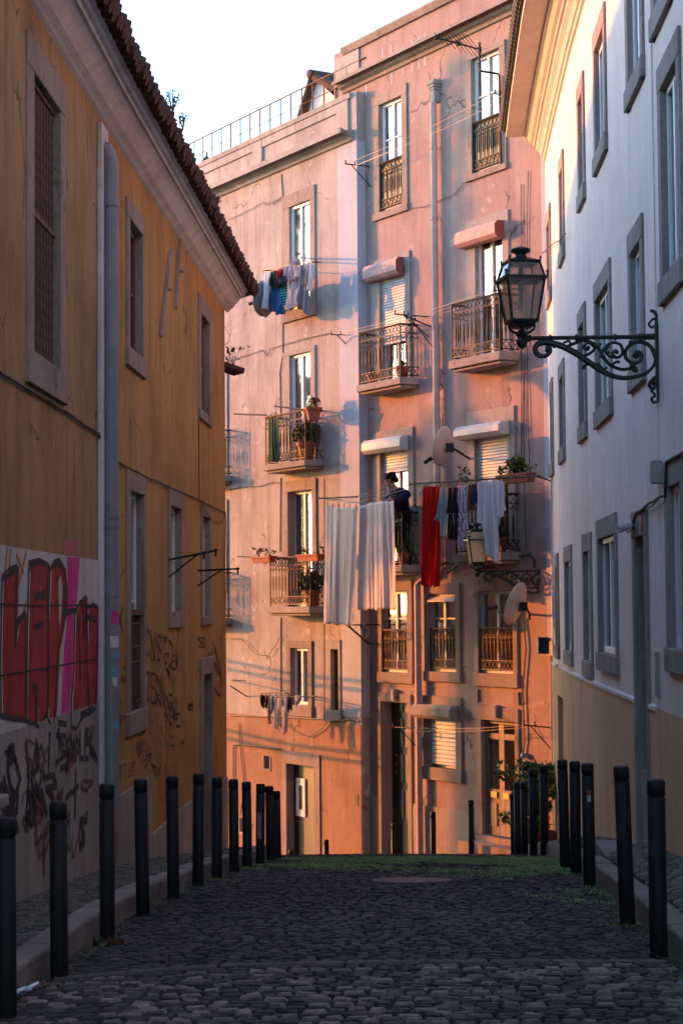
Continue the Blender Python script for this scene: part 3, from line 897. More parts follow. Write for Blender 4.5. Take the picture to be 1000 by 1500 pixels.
for _ in range(420):
    y = random.uniform(8, 20); x = random.choice((kl(y) + .02 + abs(random.gauss(0, .04)), kr(y) - .02 - abs(random.gauss(0, .06)))); tuft(x, y, camber(x, y), 6, .016)
tag(build('grass', gp, M['leafset'], None, recalc=False), 'short green grass and moss growing in the cobble joints near the crest', 'grass', kind='stuff')

# ================================================================== OCHRE HOUSE (left)
ochre = new_root('ochre_house', 'ochre plastered house with tiled eaves and red graffiti', 'house', (-2.4, 12, G(12)))
Lw = [  # frame TL, BR, opening TL, BR, paint, kind
    ((38, 42), (94, 594), (48, 106), (87, 544), 'red_wood', 'bars'),
    ((184, 286), (210.6, 556), (189, 320), (208, 527), 'red_wood', ''),
    ((290, 428), (308, 627), (293.5, 458), (306, 612), 'red_wood', ''),
    ((184, 686), (213, 1067), (190, 718), (210, 1037), 'white_paint', 'grille'),
    ((245.5, 713), (267, 918.6), (249, 740), (264.6, 896), 'white_paint', ''),
    ((293.4, 740), (309, 915), (296, 756), (307, 903), 'white_paint', '')]
for ft, fb, ot, ob, pnt, kind in Lw:
    op = L.rect(ot, ob); fr = L.rect(ft, fb)
    wn = window(L, ochre, fr, op, .12, .018, 'ochrestone', pnt, 2, (.5,), rm='dark')
    if kind == 'bars':
        mb = MB()
        n = 9
        for i in range(n):
            u = op[0] + (op[1] - op[0]) * (i + .5) / n; pts = []; rr = []
            z = op[2]
            while z < op[3]:
                pts += [L.w(u, -.05, z), L.w(u, -.05, z + .05)]; rr += [.013, .020]; z += .1
            mb.tube(pts + [L.w(u, -.05, op[3])], rr + [.013], 5)
        for t in (.0, .52, .99): mb.box(L, op[0], op[1], -.075, -.03, op[2] + (op[3] - op[2]) * t - .02, op[2] + (op[3] - op[2]) * t + .02)
        build('window_bars', mb, M['brown_wood'], wn)
    if kind == 'grille':
        _, zt = L.inv(190, 897); mb = MB()
        mb.box(L, op[0], op[1], -.06, .01, zt - .03, zt + .03)
        for i in range(9):
            u = op[0] + (op[1] - op[0]) * (i + .5) / 9
            mb.tube([L.w(u, -.03, op[2]), L.w(u, -.03, zt)], .010, 5)
        for z in (op[2] + .05, op[2] + .5, op[2] + .66, zt - .12): mb.tube([L.w(op[0], -.03, z), L.w(op[1], -.03, z)], .011, 5)
        build('window_grille', mb, M['brown_wood'], wn)
# street door
ot, ob = (296, 989), (309.6, 1255)
op = L.rect(ot, ob); fr = L.rect((292, 965), (312, 1255))
dw = surround(L, op, fr, .25, .03, True, 'door_frame', M['ochrestone'], ochre)
mb = MB(); mb.box(L, op[0], op[1], -.24, -.19, op[2], op[3])
for a, b in ((.08, .45), (.52, .94)):
    for c in (.08, .54): mb.box(L, op[0] + (op[1] - op[0]) * c, op[0] + (op[1] - op[0]) * (c + .38), -.2, -.18, op[2] + (op[3] - op[2]) * a, op[2] + (op[3] - op[2]) * b)
build('door', mb, M['brown_wood'], dw)
ZE = 1.68 + 4.62        # eaves of the ochre house
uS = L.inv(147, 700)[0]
mb = MB(); wall_mesh(mb, L, uS, L.len[-1], -4, ZE + .3, L.holes); build('wall', mb, M['ochre_far'], ochre, recalc=False, label='ochre wall beyond the downpipe, bounced sunlight put into its orange')
mb = MB(); wall_mesh(mb, L, 0, uS, -4, ZE + .3, L.holes)
wall_mesh(mb, LE, 0, LE.len[-1], -4, ZE + .3, [])
bk = [(-2.95, -8), (-11, -8), (-11, 27), LB]
for (xa, ya), (xb, yb) in zip(bk, bk[1:]): mb.add([(xa, ya, -4), (xb, yb, -4), (xb, yb, ZE + .3), (xa, ya, ZE + .3)], [(0, 1, 2, 3)])
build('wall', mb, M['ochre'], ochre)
# cornice and eaves
prof = [(.0, ZE - .02), (.03, ZE), (.05, ZE + .02), (.10, ZE + .06), (.17, ZE + .15), (.22, ZE + .2), (.25, ZE + .2), (.255, ZE + .235), (.29, ZE + .245), (.295, ZE + .29), (.33, ZE + .30), (.335, ZE + .36), (.0, ZE + .36)]
mb = MB(); mb.sweep(L, L.us(0, L.len[-1] + .33, 2), prof); mb.sweep(LE, [-.0, LE.len[-1]], prof)
build('cornice', mb, M['cornice'], ochre)
er = ZE + .38; rdg = ZE + 2.75
rp = [(-2.95 + .45, -8, er), (-2.235 + .45, 17, er), (-1.775 + .5, 28.75, er), (LB[0] + .6, LB[1] + .4, er), (-11.4, 27.2, er), (-11.4, -8, er), (-6.6, -8, rdg), (-6.2, 25.2, rdg)]
mb = MB(); mb.add(rp, [(0, 1, 7, 6), (1, 2, 7), (2, 3, 7), (3, 4, 7), (4, 5, 6, 7), (0, 6, 5)])
mb.add([(p[0], p[1], p[2] - .05) for p in rp[:6]], [(0, 1, 2, 3, 4, 5)])
roof = build('roof', mb, M['terracotta'], ochre, recalc=False)
mb = MB(); u = 6.0
while u < L.len[-1] + .45:       # half-round tiles at the eaves
    dz = random.uniform(-.012, .012)
    for k, (dd, rr, zz) in enumerate(((0, .078, .0), (.105, .072, -.035))):
        a = L.w(u + dd, .46 + random.uniform(-.02, .02), er - .02 + zz + dz); b = L.w(u + dd, .0, er + .19 + zz + dz)
        mb.tube([a, b], rr, 8)
    u += .21
u = 0
while u < LE.len[-1]:
    mb.tube([LE.w(u, .48, er - .02), LE.w(u, 0, er + .19)], .078, 8); u += .21
build('eaves_tiles', mb, M['terracotta'], roof)
# rainwater pipe, pilaster, string cables, plaster layers
ua, _ = L.inv(143, 700); ub, _ = L.inv(152, 700)
mb = MB(); mb.box(L, ua, ub, .0, .05, -3.5, ZE - .1); build('pilaster', mb, M['cornice'], ochre, bevel=.01)
uc, zt = L.inv(162, 235, .1); _, zb = L.inv(162, 1185, .1)
mb = MB(); r = .072
mb.tube([L.w(uc, .0, zt + .12), L.w(uc, .06, zt + .11), L.w(uc, .1, zt), L.w(uc, .1, zb)], r, 14)
for py in (300, 756, 770, 870): 
    z = L.inv(162, py, .1)[1]; mb.tube([L.w(uc, .1, z - .02), L.w(uc, .1, z + .02)], r + .009, 14)
pipe = build('downpipe', mb, M['pipe'], ochre, smooth=False)
for (x, y, w, h, mt) in ((164, 905, 10, 18, 'pink_paint'), (164, 941, 12, 16, 'sticker_w'), (164, 962, 10, 9, 'sticker_b'), (164, 988, 9, 14, 'sticker_b'), (165, 1066, 8, 10, 'sticker_b'), (166, 1000, 6, 12, 'sticker_w')):
    mb = MB(); u, z = L.inv(x, y, .17); rr = r + .002
    k = []
    for i in range(7):
        a = -.1 + 1.1 * (i / 6 - .5) * w / 10 - .75
        k.append((uc + rr * math.sin(a), .1 + rr * math.cos(a)))
    hz = h * .0065 / 2
    vs = [L.w(a, b, z - hz) for a, b in k] + [L.w(a, b, z + hz) for a, b in k]
    mb.add(vs, [(i, i + 1, i + 8, i + 7) for i in range(6)])
    build('sticker', mb, M[mt], pipe, recalc=False)
cable(L, ochre, [(0, 546), (35, 566), (80, 592), (145, 636), (150, 655)], .012, .02)
cable(L, ochre, [(174, 678), (212, 697), (260, 718), (290, 731), (331, 752)], .010, .02)
cable(L, ochre, [(292, 731), (291, 615)], .007, .02)
cable(L, ochre, [(331, 752), (333, 870)], .007, .02)
cable(L, ochre, [(293, 733), (300, 745), (312, 765), (322, 768), (329, 755)], .005, .03)
# off-white painted panel with the graffiti, dirty cement base
u0, z1 = L.inv(0, 801); u1, z1b = L.inv(142, 819); _, z0 = L.inv(0, 1075)
mb = MB(); mb.box(L, u0 - 3, u1, -.01, .012, z0, (z1 + z1b) / 2); build('painted_panel', mb, M['panel'], ochre)
mb = MB(); mb.box(L, u0 - 3, u1, -.01, .018, -3.5, z0 + .0); build('cement_base', mb, M['grey_plaster'], ochre)
uA = L.inv(171, 1160)[0]; uB = L.inv(221, 1135)[0]; uC = L.inv(245, 1190)[0]; zA = L.inv(190, 1155)[1]; zC = L.inv(280, 1172)[1]
mb = MB(); mb.box(L, uA, uB, -.01, .02, -4, zA); mb.box(L, uB, L.inv(292, 1170)[0], -.01, .02, -4, zC); mb.box(L, L.inv(312, 1170)[0], L.len[-1], -.01, .02, -4, zC - .1)
build('cement_base', mb, M['grey_plaster'], ochre)
# graffiti letters (coordinates in photo pixels)
def zz(l): return [(x / 2.778, 780 + y / 2.778) for x, y in l]
LET = [[(12, 178), (40, 148), (70, 138), (66, 300), (63, 470), (75, 370), (105, 330), (106, 560), (105, 762), (50, 755), (6, 745), (4, 500), (8, 300)],
       [(120, 122), (160, 112), (196, 130), (194, 300), (200, 500), (196, 690), (188, 745), (160, 790), (108, 765), (112, 500), (116, 300)],
       [(206, 150), (222, 118), (243, 112), (262, 150), (270, 240), (266, 330), (250, 420), (238, 480), (230, 650), (222, 770), (206, 778), (196, 760), (196, 560), (198, 350)],
       [(306, 335), (325, 285), (350, 262), (352, 400), (358, 560), (366, 735), (335, 752), (312, 800), (290, 790), (292, 680), (300, 600)],
       [(357, 305), (380, 292), (396, 302), (395, 480), (390, 715), (362, 742), (356, 560)]]
out_strokes = []
mb = MB()
for l in LET:
    mb = MB(); q = zz(l); mb.poly(L, [L.inv(x, y) for x, y in q], .012, .0155); out_strokes.append(q + [q[0]])
    build('graffiti_letter', mb, M['red_paint'], ochre)
mb = MB()
mb.poly(L, [L.inv(*q) for q in zz([(270, 100), (318, 102), (312, 200), (305, 305), (270, 310)])], .012, .0165)
build('graffiti_stripe', mb, M['pink_paint'], ochre); mb = MB()
mb.poly(L, [L.inv(*q) for q in zz([(268, 335), (300, 335), (298, 560), (292, 640), (282, 625), (270, 785), (240, 782), (250, 560)])], .012, .0165)
build('graffiti_stripe', mb, M['pink_paint'], ochre)
mb = MB(); mb.poly(L, [L.inv(*q) for q in zz([(258, 30), (310, 34), (310, 98), (258, 88)])], .0, .004)
build('graffiti_haze', mb, plain('faded_magenta_paint', (.40, .10, .10), .85, 0, .4, 6), ochre)
mb = MB(); mb.poly(L, [L.inv(*q) for q in zz([(232, 200), (240, 175), (246, 220), (243, 330), (234, 375)])], .012, .0185)
build('graffiti_counter', mb, M['panel'], ochre)
out_strokes += [zz([(20, 190), (68, 148)]), zz([(128, 140), (160, 118), (192, 132)]), zz([(215, 140), (243, 120), (262, 150)])]
scribble(L, ochre, out_strokes, .035, M['black_paint'], .0175, 'graffiti_outline', True)
scribble(L, ochre, [zz([(145, 268), (182, 243)]), zz([(150, 250), (185, 262)]), zz([(145, 388), (178, 368)]), zz([(70, 362), (105, 330)]), zz([(262, 325), (308, 318)]), zz([(355, 340), (390, 355)]), zz([(330, 740), (380, 712)]), zz([(240, 775), (270, 780)]), zz([(140, 630), (152, 625)]), zz([(150, 640), (150, 780)]), zz([(322, 350), (330, 600)]), zz([(340, 300), (345, 420)])], .05, M['black_paint'], .0185, 'graffiti_detail', True)
scribble(L, ochre, [zz([(30, 70), (22, 150)]), zz([(46, 75), (40, 140)]), zz([(108, 80), (70, 240)]), zz([(70, 95), (95, 160)]), zz([(108, 290), (70, 400)]), zz([(200, 640), (195, 560)])], .045, M['orange_paint'], .0135, 'graffiti_stroke', True)
scribble(L, ochre, [[(0, 885), (60, 887), (142, 886)], [(0, 990), (60, 980), (142, 965)]], .012, M['black_paint'], .0195, 'wall_crack', True)
# black tags below the graffiti and along the wall
st = word('TEKNO', 84, 1078, 34, 24, 2) + word('LEK', 118, 1072, 22, 40, -6) + word('SDR', 0, 1150, 30, 60, 10)
st += [zz(l) for l in ([(110, 860), (120, 1000), (108, 1160)], [(150, 850), (130, 1000), (150, 1120)], [(205, 820), (200, 980)], [(230, 940), (270, 900), (310, 920), (250, 960)],
       [(180, 1000), (220, 985), (232, 1030), (190, 1040), (220, 1080)], [(270, 1080), (320, 1030), (300, 1060)], [(310, 980), (306, 1160)], [(60, 900), (85, 1000), (60, 1090), (40, 1000)], [(350, 820), (395, 920)], [(20, 1000), (40, 1150)], [(140, 1130), (170, 1000)], [(250, 860), (240, 800)])]
scribble(L, ochre, st, .05, M['black_paint'], .0205, 'painted_stroke', True)
st = word('CNSTDI', 213, 922, 52, 40, 24) + word('ZEDN', 215, 985, 28, 42, 8) + word('REVL', 243, 1018, 22, 40, 6) + word('U', 250, 960, 16, 20)
st += word('X', 172, 890, 12, 34) + word('N', 228, 1010, 12, 22) + [[(305, 955), (310, 1000), (322, 1020), (324, 990), (316, 970)], [(309, 950), (318, 985)], [(312, 940), (322, 975), (326, 1000)]]
scribble(L, ochre, st, .03, M['black_paint'], .0035, 'painted_stroke', True)
st = word("DON'T EAT", 169, 1122, 30, 20, -6, .03) + word('HEN', 206, 1088, 14, 26, -4) + word('GRA', 240, 1120, 18, 50) + word('FR', 171, 1020, 12, 60, 0)
scribble(L, ochre, st, .018, M['brown_paint'], .0035, 'painted_stroke', True)
def scrawl(x, y, w, h, n=5):
    pts = [(x + w * random.random(), y + h * random.random()) for _ in range(n)]
    pp = []
    for i in range(len(pts) - 1):
        a, b, c_, d_ = pts[max(0, i - 1)], pts[i], pts[i + 1], pts[min(len(pts) - 1, i + 2)]
        for k in range(6):
            t = k / 6; pp.append(tuple(.5 * (2 * b[j] + (c_[j] - a[j]) * t + (2 * a[j] - 5 * b[j] + 4 * c_[j] - d_[j]) * t * t + (3 * b[j] - a[j] - 3 * c_[j] + d_[j]) * t ** 3) for j in (0, 1)))
    return pp
for k in range(26): scribble(L, ochre, [scrawl(random.uniform(-5, 118), random.uniform(1065, 1200), random.uniform(10, 26), random.uniform(30, 90), random.randint(3, 7))], random.choice((.02, .03, .05)), M[random.choice(('black_paint', 'black_paint', 'brown_paint', 'maroon_paint'))], .0215 + .0004 * k, 'painted_scrawl')
for k in range(18): scribble(L, ochre, [scrawl(random.uniform(172, 290), random.uniform(925, 1110), random.uniform(8, 22), random.uniform(14, 44), random.randint(4, 8))], random.choice((.014, .022)), M[random.choice(('black_paint', 'brown_paint', 'brown_paint'))], .0045 + .0003 * k, 'painted_scrawl')
for x, y, h in ((20, 1058, 40), (45, 1056, 60), (78, 1066, 30), (112, 1060, 46), (133, 1042, 40), (60, 1056, 26), (96, 1062, 70)): scribble(L, ochre, [[(x, y), (x + .6, y + h)]], .009, M['red_paint'], .0212, 'paint_drip')
mb = MB(); mb.poly(L, [L.inv(*q) for q in ((203, 1112), (199, 1095), (200, 1088), (203, 1086), (205.5, 1089), (208, 1085), (209.5, 1092))], .0, .004)
build('painted_heart', mb, M['maroon_paint'], ochre)
scribble(L, ochre, word('SF', 218, 1035, 10, 40) + word('NE', 236, 1062, 26, 28, 4), .016, M['green_paint'], .005, 'painted_stroke', True)
# iron straps, hooks and drying arms
mb = MB()
for a, b in (((250.5, 367), (237, 493)), ((264, 350), (258, 451))): mb.tube([L.pt(a[0], a[1], .03), L.pt(b[0], b[1], .03)], .022, 4)
for x, y in ((248, 424), (264, 397)): mb.lathe(L.pt(x, y, .03), [(.05, -.012), (.05, .012)], 10)
build('iron_strap', mb, M['grey_plaster'], ochre)
for pts in ([(248, 820, .02), (318, 806, .55)], [(290, 836, .02), (350, 833, .6)]):
    mb = MB(); a = L.pt(*pts[0]); b = L.pt(*pts[1])
    mb.tube([a, b], .015, 6); mb.tube([a - Vector((0, 0, .2)), a + (b - a) * .6], .011, 6)
    for t in (.72, .97): mb.tube([a + (b - a) * t + Vector((0, 0, .02)), a + (b - a) * t - Vector((0, 0, .07))], .013, 6)
    build('drying_arm', mb, M['iron'], ochre)
# little tile ledge with a weed on the end wall, weeds on the roof
c = LE.w(.25, .12, L.inv(332, 542)[1])
mb = MB()
for i in range(4): mb.tube([LE.w(.02 + i * .09, .0, c.z + .05), LE.w(.02 + i * .09, .33, c.z - .03)], .05, 8)
led = build('tile_ledge', mb, M['terracotta'], ochre)
wp = [LE.w(.1, .2, c.z + .05)]
t = new_root('weed', 'dry weed growing on the small tile ledge at the ochre corner', 'plant', wp[0])
mb = MB()
for k in range(6):
    mb.tube([wp[0], wp[0] + Vector((random.uniform(-.1, .12), random.uniform(-.1, .1), random.uniform(.15, .32)))], .005, 4)
build('stem', mb, M['rust_iron'], t)
leaves('leaf_cluster', [wp[0] + Vector((random.gauss(0, .08), random.gauss(0, .08), random.uniform(.1, .3))) for _ in range(26)], .05, t, [(.10, .06, .03), (.06, .06, .03)])
for (x, y, nm, s, n) in ((253, 152, 'bushy weed sprouting from the eaves tiles of the ochre house', .10, 70), (268, 178, 'small weed on the roof tile ridge of the ochre house', .08, 30), (318, 296, 'moss clump between the lower eaves tiles of the ochre house', .06, 40)):
    q = L.pt(x, y, .42)
    t = new_root('weed', nm, 'plant', q)
    mb = MB()
    for k in range(7): mb.tube([q - Vector((0, 0, .1)), q + Vector((random.uniform(-.6, .6) * s, random.uniform(-1, 1) * s, random.uniform(.5, 1.6) * s))], .006, 4)
    build('stem', mb, M['rust_iron'], t)
    leaves('leaf_cluster', blob_pts(q + Vector((0, 0, s * .5)), s, n), .026, t, [(.03, .035, .02), (.05, .06, .02)])
# stepped stone ledge at the frame edge
mb = MB(); ux, zz0 = L.inv(18, 1105, .2)
ue = L.inv(22, 1115, .35)[0]
for k, (dz, oo, du) in enumerate(((0, .16, -.05), (-.09, .22, .0), (-.20, .30, .08))):
    mb.box(L, ue - 2.2, ue + du, .0, oo, zz0 + dz - .075, zz0 + dz)
mb.box(L, ue - 2.2, ue - .2, .0, .16, zz0 - .5, zz0 - .28)
build('stone_ledge', mb, M['stone'], ochre, bevel=.012)

# ================================================================== PALE TOWER (left half of the far facade)
tower = new_root('pale_pink_tower_house', 'pale pink peeling house with roof railing behind the ochre house', 'house', tuple(T.w(14.2 - 2, 0, G(34))))
UR = T.inv(526.5, 700)[0]
UL = T.inv(150, 300)[0]
def bdoor(S, bld, fr, opx, balc, **k):
    op = S.rect(*opx); frr = S.rect(*fr)
    op = (op[0], op[1], balc[3], op[3])
    return window(S, bld, (frr[0], frr[1], balc[3], frr[3]), op, door=True, **k), op
op = T.rect((425.4, 304), (456, 447)); fr = T.rect((415, 289), (463.7, 461))
w1 = window(T, tower, fr, op, .07, .03, 'warmstone', 'white_paint', 2, (), 'curtain')
juliet(T, w1, op, op[2] + .75, 'rust_iron')
b2 = balcony(T, tower, (384.5, 682), (446, 674), .11, .92, .42, 'rust_iron')
w2, op2 = bdoor(T, tower, ((415.5, 517), (464, 660)), ((425.6, 521.6), (457, 660)), b2, stone='stone', paint='white_paint', cur='curtain', depth=.08)
b3 = balcony(T, tower, (391, 889), (453, 889), .12, .92, .42, 'rust_iron')
w3, op3 = bdoor(T, tower, ((417, 706), (465.5, 870)), ((423, 721), (459, 870)), b3, stone='warmstone', paint='grey_paint', cur='curtain_dim', depth=.14)
op = T.rect((427, 949), (452.5, 1034)); fr = T.rect((425 - 4, 938), (459, 1051))
w4 = window(T, tower, fr, op, .10, .03, 'warmstone', 'white_paint', 2, (), 'curtain_dim')
op = T.rect((486, 951), (497.5, 1041)); fr = T.rect((482, 937), (501, 1056))
w5 = surround(T, op, fr, .14, .03, False, 'window', M['stone'], tower)
mb = MB(); mb.box(T, op[0], op[1], -.13, -.05, op[2], op[3]); build('board', mb, M['brown_wood'], w5)
# street door
op = T.rect((421, 1118), (462.5, 1290)); fr = T.rect((414.5, 1099), (471, 1290))
w6 = surround(T, op, fr, .20, .03, True, 'door_frame', M['warmstone'], tower)
mb = MB(); mb.box(T, op[0], op[1], -.19, -.14, op[2], op[3]); dr = build('door', mb, M['dark_door'], w6)
a = T.rect((435, 1139), (448.5, 1197), -.14)
mb = MB(); 
for q in ((a[0], a[0] + .09, a[2], a[3]), (a[1] - .09, a[1], a[2], a[3]), (a[0] + .09, a[1] - .09, a[2], a[2] + .13), (a[0] + .09, a[1] - .09, a[3] - .13, a[3])): mb.box(T, q[0], q[1], -.14, -.11, q[2], q[3])
build('door_window_frame', mb, M['white_paint'], w6)
# vents and small holes
for tl, br in (((387.5, 1107), (396, 1127)), ((352, 1198), (357, 1219))):
    a = T.rect(tl, br); mb = MB()
    for q in ((a[0] - .04, a[0], a[2] - .04, a[3]), (a[1], a[1] + .04, a[2] - .04, a[3]), (a[0], a[1], a[2] - .04, a[2])): mb.box(T, q[0], q[1], -.1, .02, q[2], q[3])
    mb.box(T, a[0], a[1], -.1, -.08, a[2], a[3])
    build('vent', mb, M['stone'], tower); T.holes.append(a)
# the next column of balconies, mostly behind the ochre house
b7 = balcony(T, tower, (262, 703), (313, 698), .12, .92, .42, 'rust_iron')
b8 = balcony(T, tower, (262, 906), (313, 905), .12, .92, .42, 'rust_iron')
for bb in (b7, b8):
    fr = (bb[1] + .1, bb[2] - .15, bb[3], bb[3] + 2.4); op = (fr[0] + .18, fr[1] - .18, bb[3], fr[3] - .22)
    window(T, tower, fr, op, door=True, paint='white_paint', cur='curtain_dim')
Zc0 = T.inv(505, 212)[1]; Zc1 = T.inv(505, 194, .2)[1]; Zp = T.inv(505, 141)[1]
mb = MB(); wall_mesh(mb, T, UL, UR, -5, Zp, T.holes)
for zf in (Zp,): mb.add([T.w(UL, 0, zf), T.w(UR, 0, zf), T.w(UR, -8, zf), T.w(UL, -8, zf)], [(0, 1, 2, 3)])
mb.add([T.w(UL, 0, -5), T.w(UL, -8, -5), T.w(UL, -8, Zp), T.w(UL, 0, Zp)], [(0, 1, 2, 3)])
mb.add([T.w(UR, 0, -5), T.w(UR, -.3, -5), T.w(UR, -.3, Zp), T.w(UR, 0, Zp)], [(0, 1, 2, 3)])
build('wall', mb, M['palepink'], tower, recalc=False)
zg_ = T.inv(440, 1054)[1]
mb = MB(); wall_mesh(mb, T, UL, UR - .02, -5, zg_, T.holes, .008); build('ground_floor_wall', mb, M['salmon'], tower, recalc=False)
UQ = T.inv(499, 700)[0]
mb = MB(); mb.box(T, UQ, UR + .012, -.2, .012, T.inv(510, 1050)[1], Zc0 - .02); build('corner_strip', mb, M['paleblue'], tower)
prof = [(0, Zc0), (.05, Zc0 + .02), (.07, Zc0 + .08), (.13, Zc0 + .11), (.2, Zc0 + .2), (.27, Zc0 + .23), (.28, Zc1 + .0), (.24, Zc1 + .05), (.0, Zc1 + .09)]
UE = T.inv(512, 205)[0]
mb = MB(); mb.sweep(T, [UL, UE + .12], prof); build('cornice', mb, M['stone'], tower)
mb = MB()
mb.sweep(T, [UL, UE + .1], [(0, Zp - .1), (.05, Zp - .09), (.07, Zp), (-.35, Zp + .02)])
for (xa, xb) in ((372, 386), (495, 512)):
    ua = T.inv(xa, 200)[0]; ub = T.inv(xb, 200)[0]
    mb.box(T, ua, ub, -.02, .04, Zc1 + .05, Zp - .1)
ua = T.inv(386, 200)[0]; ub = T.inv(495, 170)[0]
for (a, b) in ((ua, ub), (UL, T.inv(372, 200)[0])):
    mb.box(T, a, b, -.02, .035, Zc1 + .05, Zc1 + .16); mb.box(T, a, b, -.02, .035, Zp - .26, Zp - .1)
build('parapet', mb, M['palepink'], tower, bevel=.006)
# roof railing
mb = MB(); u = UL + 2; hr = .62
while u < UE:
    mb.tube([T.w(u, -.15, Zp - .02), T.w(u, -.15, Zp + hr)], .016, 5); u += .42
for z in (Zp + hr, Zp + hr * .5): mb.tube([T.w(UL + 2, -.15, z), T.w(UE + .3, -.15, z)], .016 if z > Zp + .5 else .009, 5)
build('roof_railing', mb, M['rust_iron'], tower)
# dormer behind the railing
ua = T.inv(459, 130, -2.2)[0]; ub = T.inv(498, 130, -2.2)[0]; zg = T.inv(462, 118, -2.2)[1]
mb = MB(); w_ = T.w
a0, a1 = -2.2, -4.2
uap = ua + .1
vs = [w_(ua - .35, a0, Zp - .2), w_(ua + .9, a0, Zp - .2), w_(ua + .9, a0, zg - .55), w_(ua + .15, a0, zg), w_(ua - .35, a0, zg - .8)]
vs += [w_(ua - .35, a1, Zp - .2), w_(ua + .9, a1, Zp - .2), w_(ua + .9, a1, zg - .55), w_(ua + .15, a1, zg), w_(ua - .35, a1, zg - .8)]
mb.add(vs, [(0, 1, 2, 3, 4), (0, 4, 9, 5), (1, 6, 7, 2)])
dm = build('dormer', mb, M['white'], tower)
mb = MB()
for i in range(12):
    k = a0 + .1 - i * .18
    mb.tube([w_(ua + .15, k, zg + .06), w_(ua + 1.5, k, zg - .62)], .085, 8)
    mb.tube([w_(ua + .15, k, zg + .06), w_(ua - .5, k, zg - .85)], .085, 8)
mb.tube([w_(ua + .15, a0 + .2, zg + .1), w_(ua + .15, a1, zg + .1)], .1, 8)
build('dormer_roof', mb, M['terracotta'], dm)
q = T.w(T.inv(303, 250, -1.2)[0], -1.2, Zp)
t = new_root('parasol', 'closed dark green parasol behind the roof railing', 'parasol', q)
mb = MB(); mb.lathe(q, [(.02, 0), (.03, .1), (.34, .28), (.3, .4), (.16, .6), (.03, .75)], 9); build('canopy', mb, M['umbrella'], t)
mb = MB(); mb.tube([q - Vector((0, 0, .1)), q + Vector((0, 0, .85))], .02, 6); build('pole', mb, M['iron'], t)
# cables and joints on the tower front
cable(T, tower, [(412, 255), (414, 290), (414, 520), (410, 545), (411, 610)], .010, .012)
cable(T, tower, [(411, 700), (410, 808)], .010, .012); cable(T, tower, [(411, 905), (411, 1035)], .010, .012)
cable(T, tower, [(332, 530), (355, 522), (385, 513), (391, 522), (396, 511), (412, 506), (450, 495), (482, 488)], .007, .03)
cable(T, tower, [(332, 718), (360, 713), (380, 712), (400, 706), (409, 708)], .008, .03)
cable(T, tower, [(333, 935), (352, 935), (375, 958), (392, 961), (404, 945), (409, 934)], .007, .05)
cable(T, tower, [(337, 1048), (400, 1050), (470, 1054), (480, 1057), (505, 1055), (526, 1056)], .012, .03)
cable(T, tower, [(420, 1060), (432, 1072), (452, 1079), (468, 1070), (480, 1057)], .010, .05)
cable(T, tower, [(342, 1140), (342, 1092), (352, 1091), (380, 1095), (410, 1097)], .012, .03)
cable(T, tower, [(350, 1060), (352, 1095), (358, 1150), (352, 1195)], .009, .03)
cable(T, tower, [(474, 700), (474, 1056)], .006, .01)
cable(T, tower, [(400, 300), (410, 290), (413, 288)], .006, .03); cable(T, tower, [(335, 322), (370, 305), (385, 296), (390, 300), (412, 290)], .006, .03)
# ================================================================== PINK HOUSE (right half of the far facade)
pink = new_root('pink_house', 'pink plastered apartment house with iron balconies and roller shutters', 'house', tuple(P.w(12, 0, G(31))))
def pdoor(fr, opx, balc, **k): return bdoor(P, pink, fr, opx, balc, **k)
# top row: tall windows with green panelled balustrades
for ft, fb, ot, ob, rl in (((546, 144), (598.5, 308), (556, 154.5), (590.5, 300), 241), ((682, 84), (743, 247), (691, 88), (734, 241), 182)):
    op = P.rect(ot, ob); fr = P.rect(ft, fb)
    wn = window(P, pink, fr, op, .10, .03, 'warmstone', 'white_paint', 2, (.36, .66), 'curtain')
    zt = P.inv(ot[0], rl)[1]
    mb = MB(); mb.box(P, op[0] + .01, op[1] - .01, -.055, -.03, op[2], zt)
    for i in range(4):
        a = op[0] + .05 + (op[1] - op[0] - .1) * i / 4; b = a + (op[1] - op[0] - .1) / 4 - .03
        mb.box(P, a, b, -.03, -.02, op[2] + .1, zt - .1)
    build('lower_panel', mb, M['green_door'], wn)
    juliet(P, wn, op, zt, 'iron')
# P3, P4: balconies with roller shutter and glazed door
b3p = balcony(P, pink, (521, 565), (585.5, 552), .12, .92, .4, 'iron')
w3p, o3p = pdoor(((545, 384), (603, 540)), ((557, 400), (596, 540)), b3p, stone='stone', paint='white_paint', cur='curtain_dim', depth=.13)
_a = P.rect((540, 390), (590, 402), .2); shutter_box(P, w3p, P.inv(545, 400)[0] - .02, P.inv(598, 390)[0] - .1, P.inv(545, 415)[1], P.inv(545, 391)[1], M['pinkbox'], M['brownbox'])
roller(P, w3p, o3p, .13, b3p[3] + .75, M['shutter'])
b4p = balcony(P, pink, (656, 529), (731, 514), .14, .92, .4, 'iron')
w4p, o4p = pdoor(((683.6, 326), (748, 510)), ((697, 350), (738.5, 510)), b4p, stone='stone', paint='white_paint', depth=.09)
shutter_box(P, w4p, P.inv(683, 340)[0] - .05, P.inv(743, 340)[0] - .05, P.inv(684, 365)[1], P.inv(684, 340)[1], M['pinkbox'], M['brownbox'], .22)
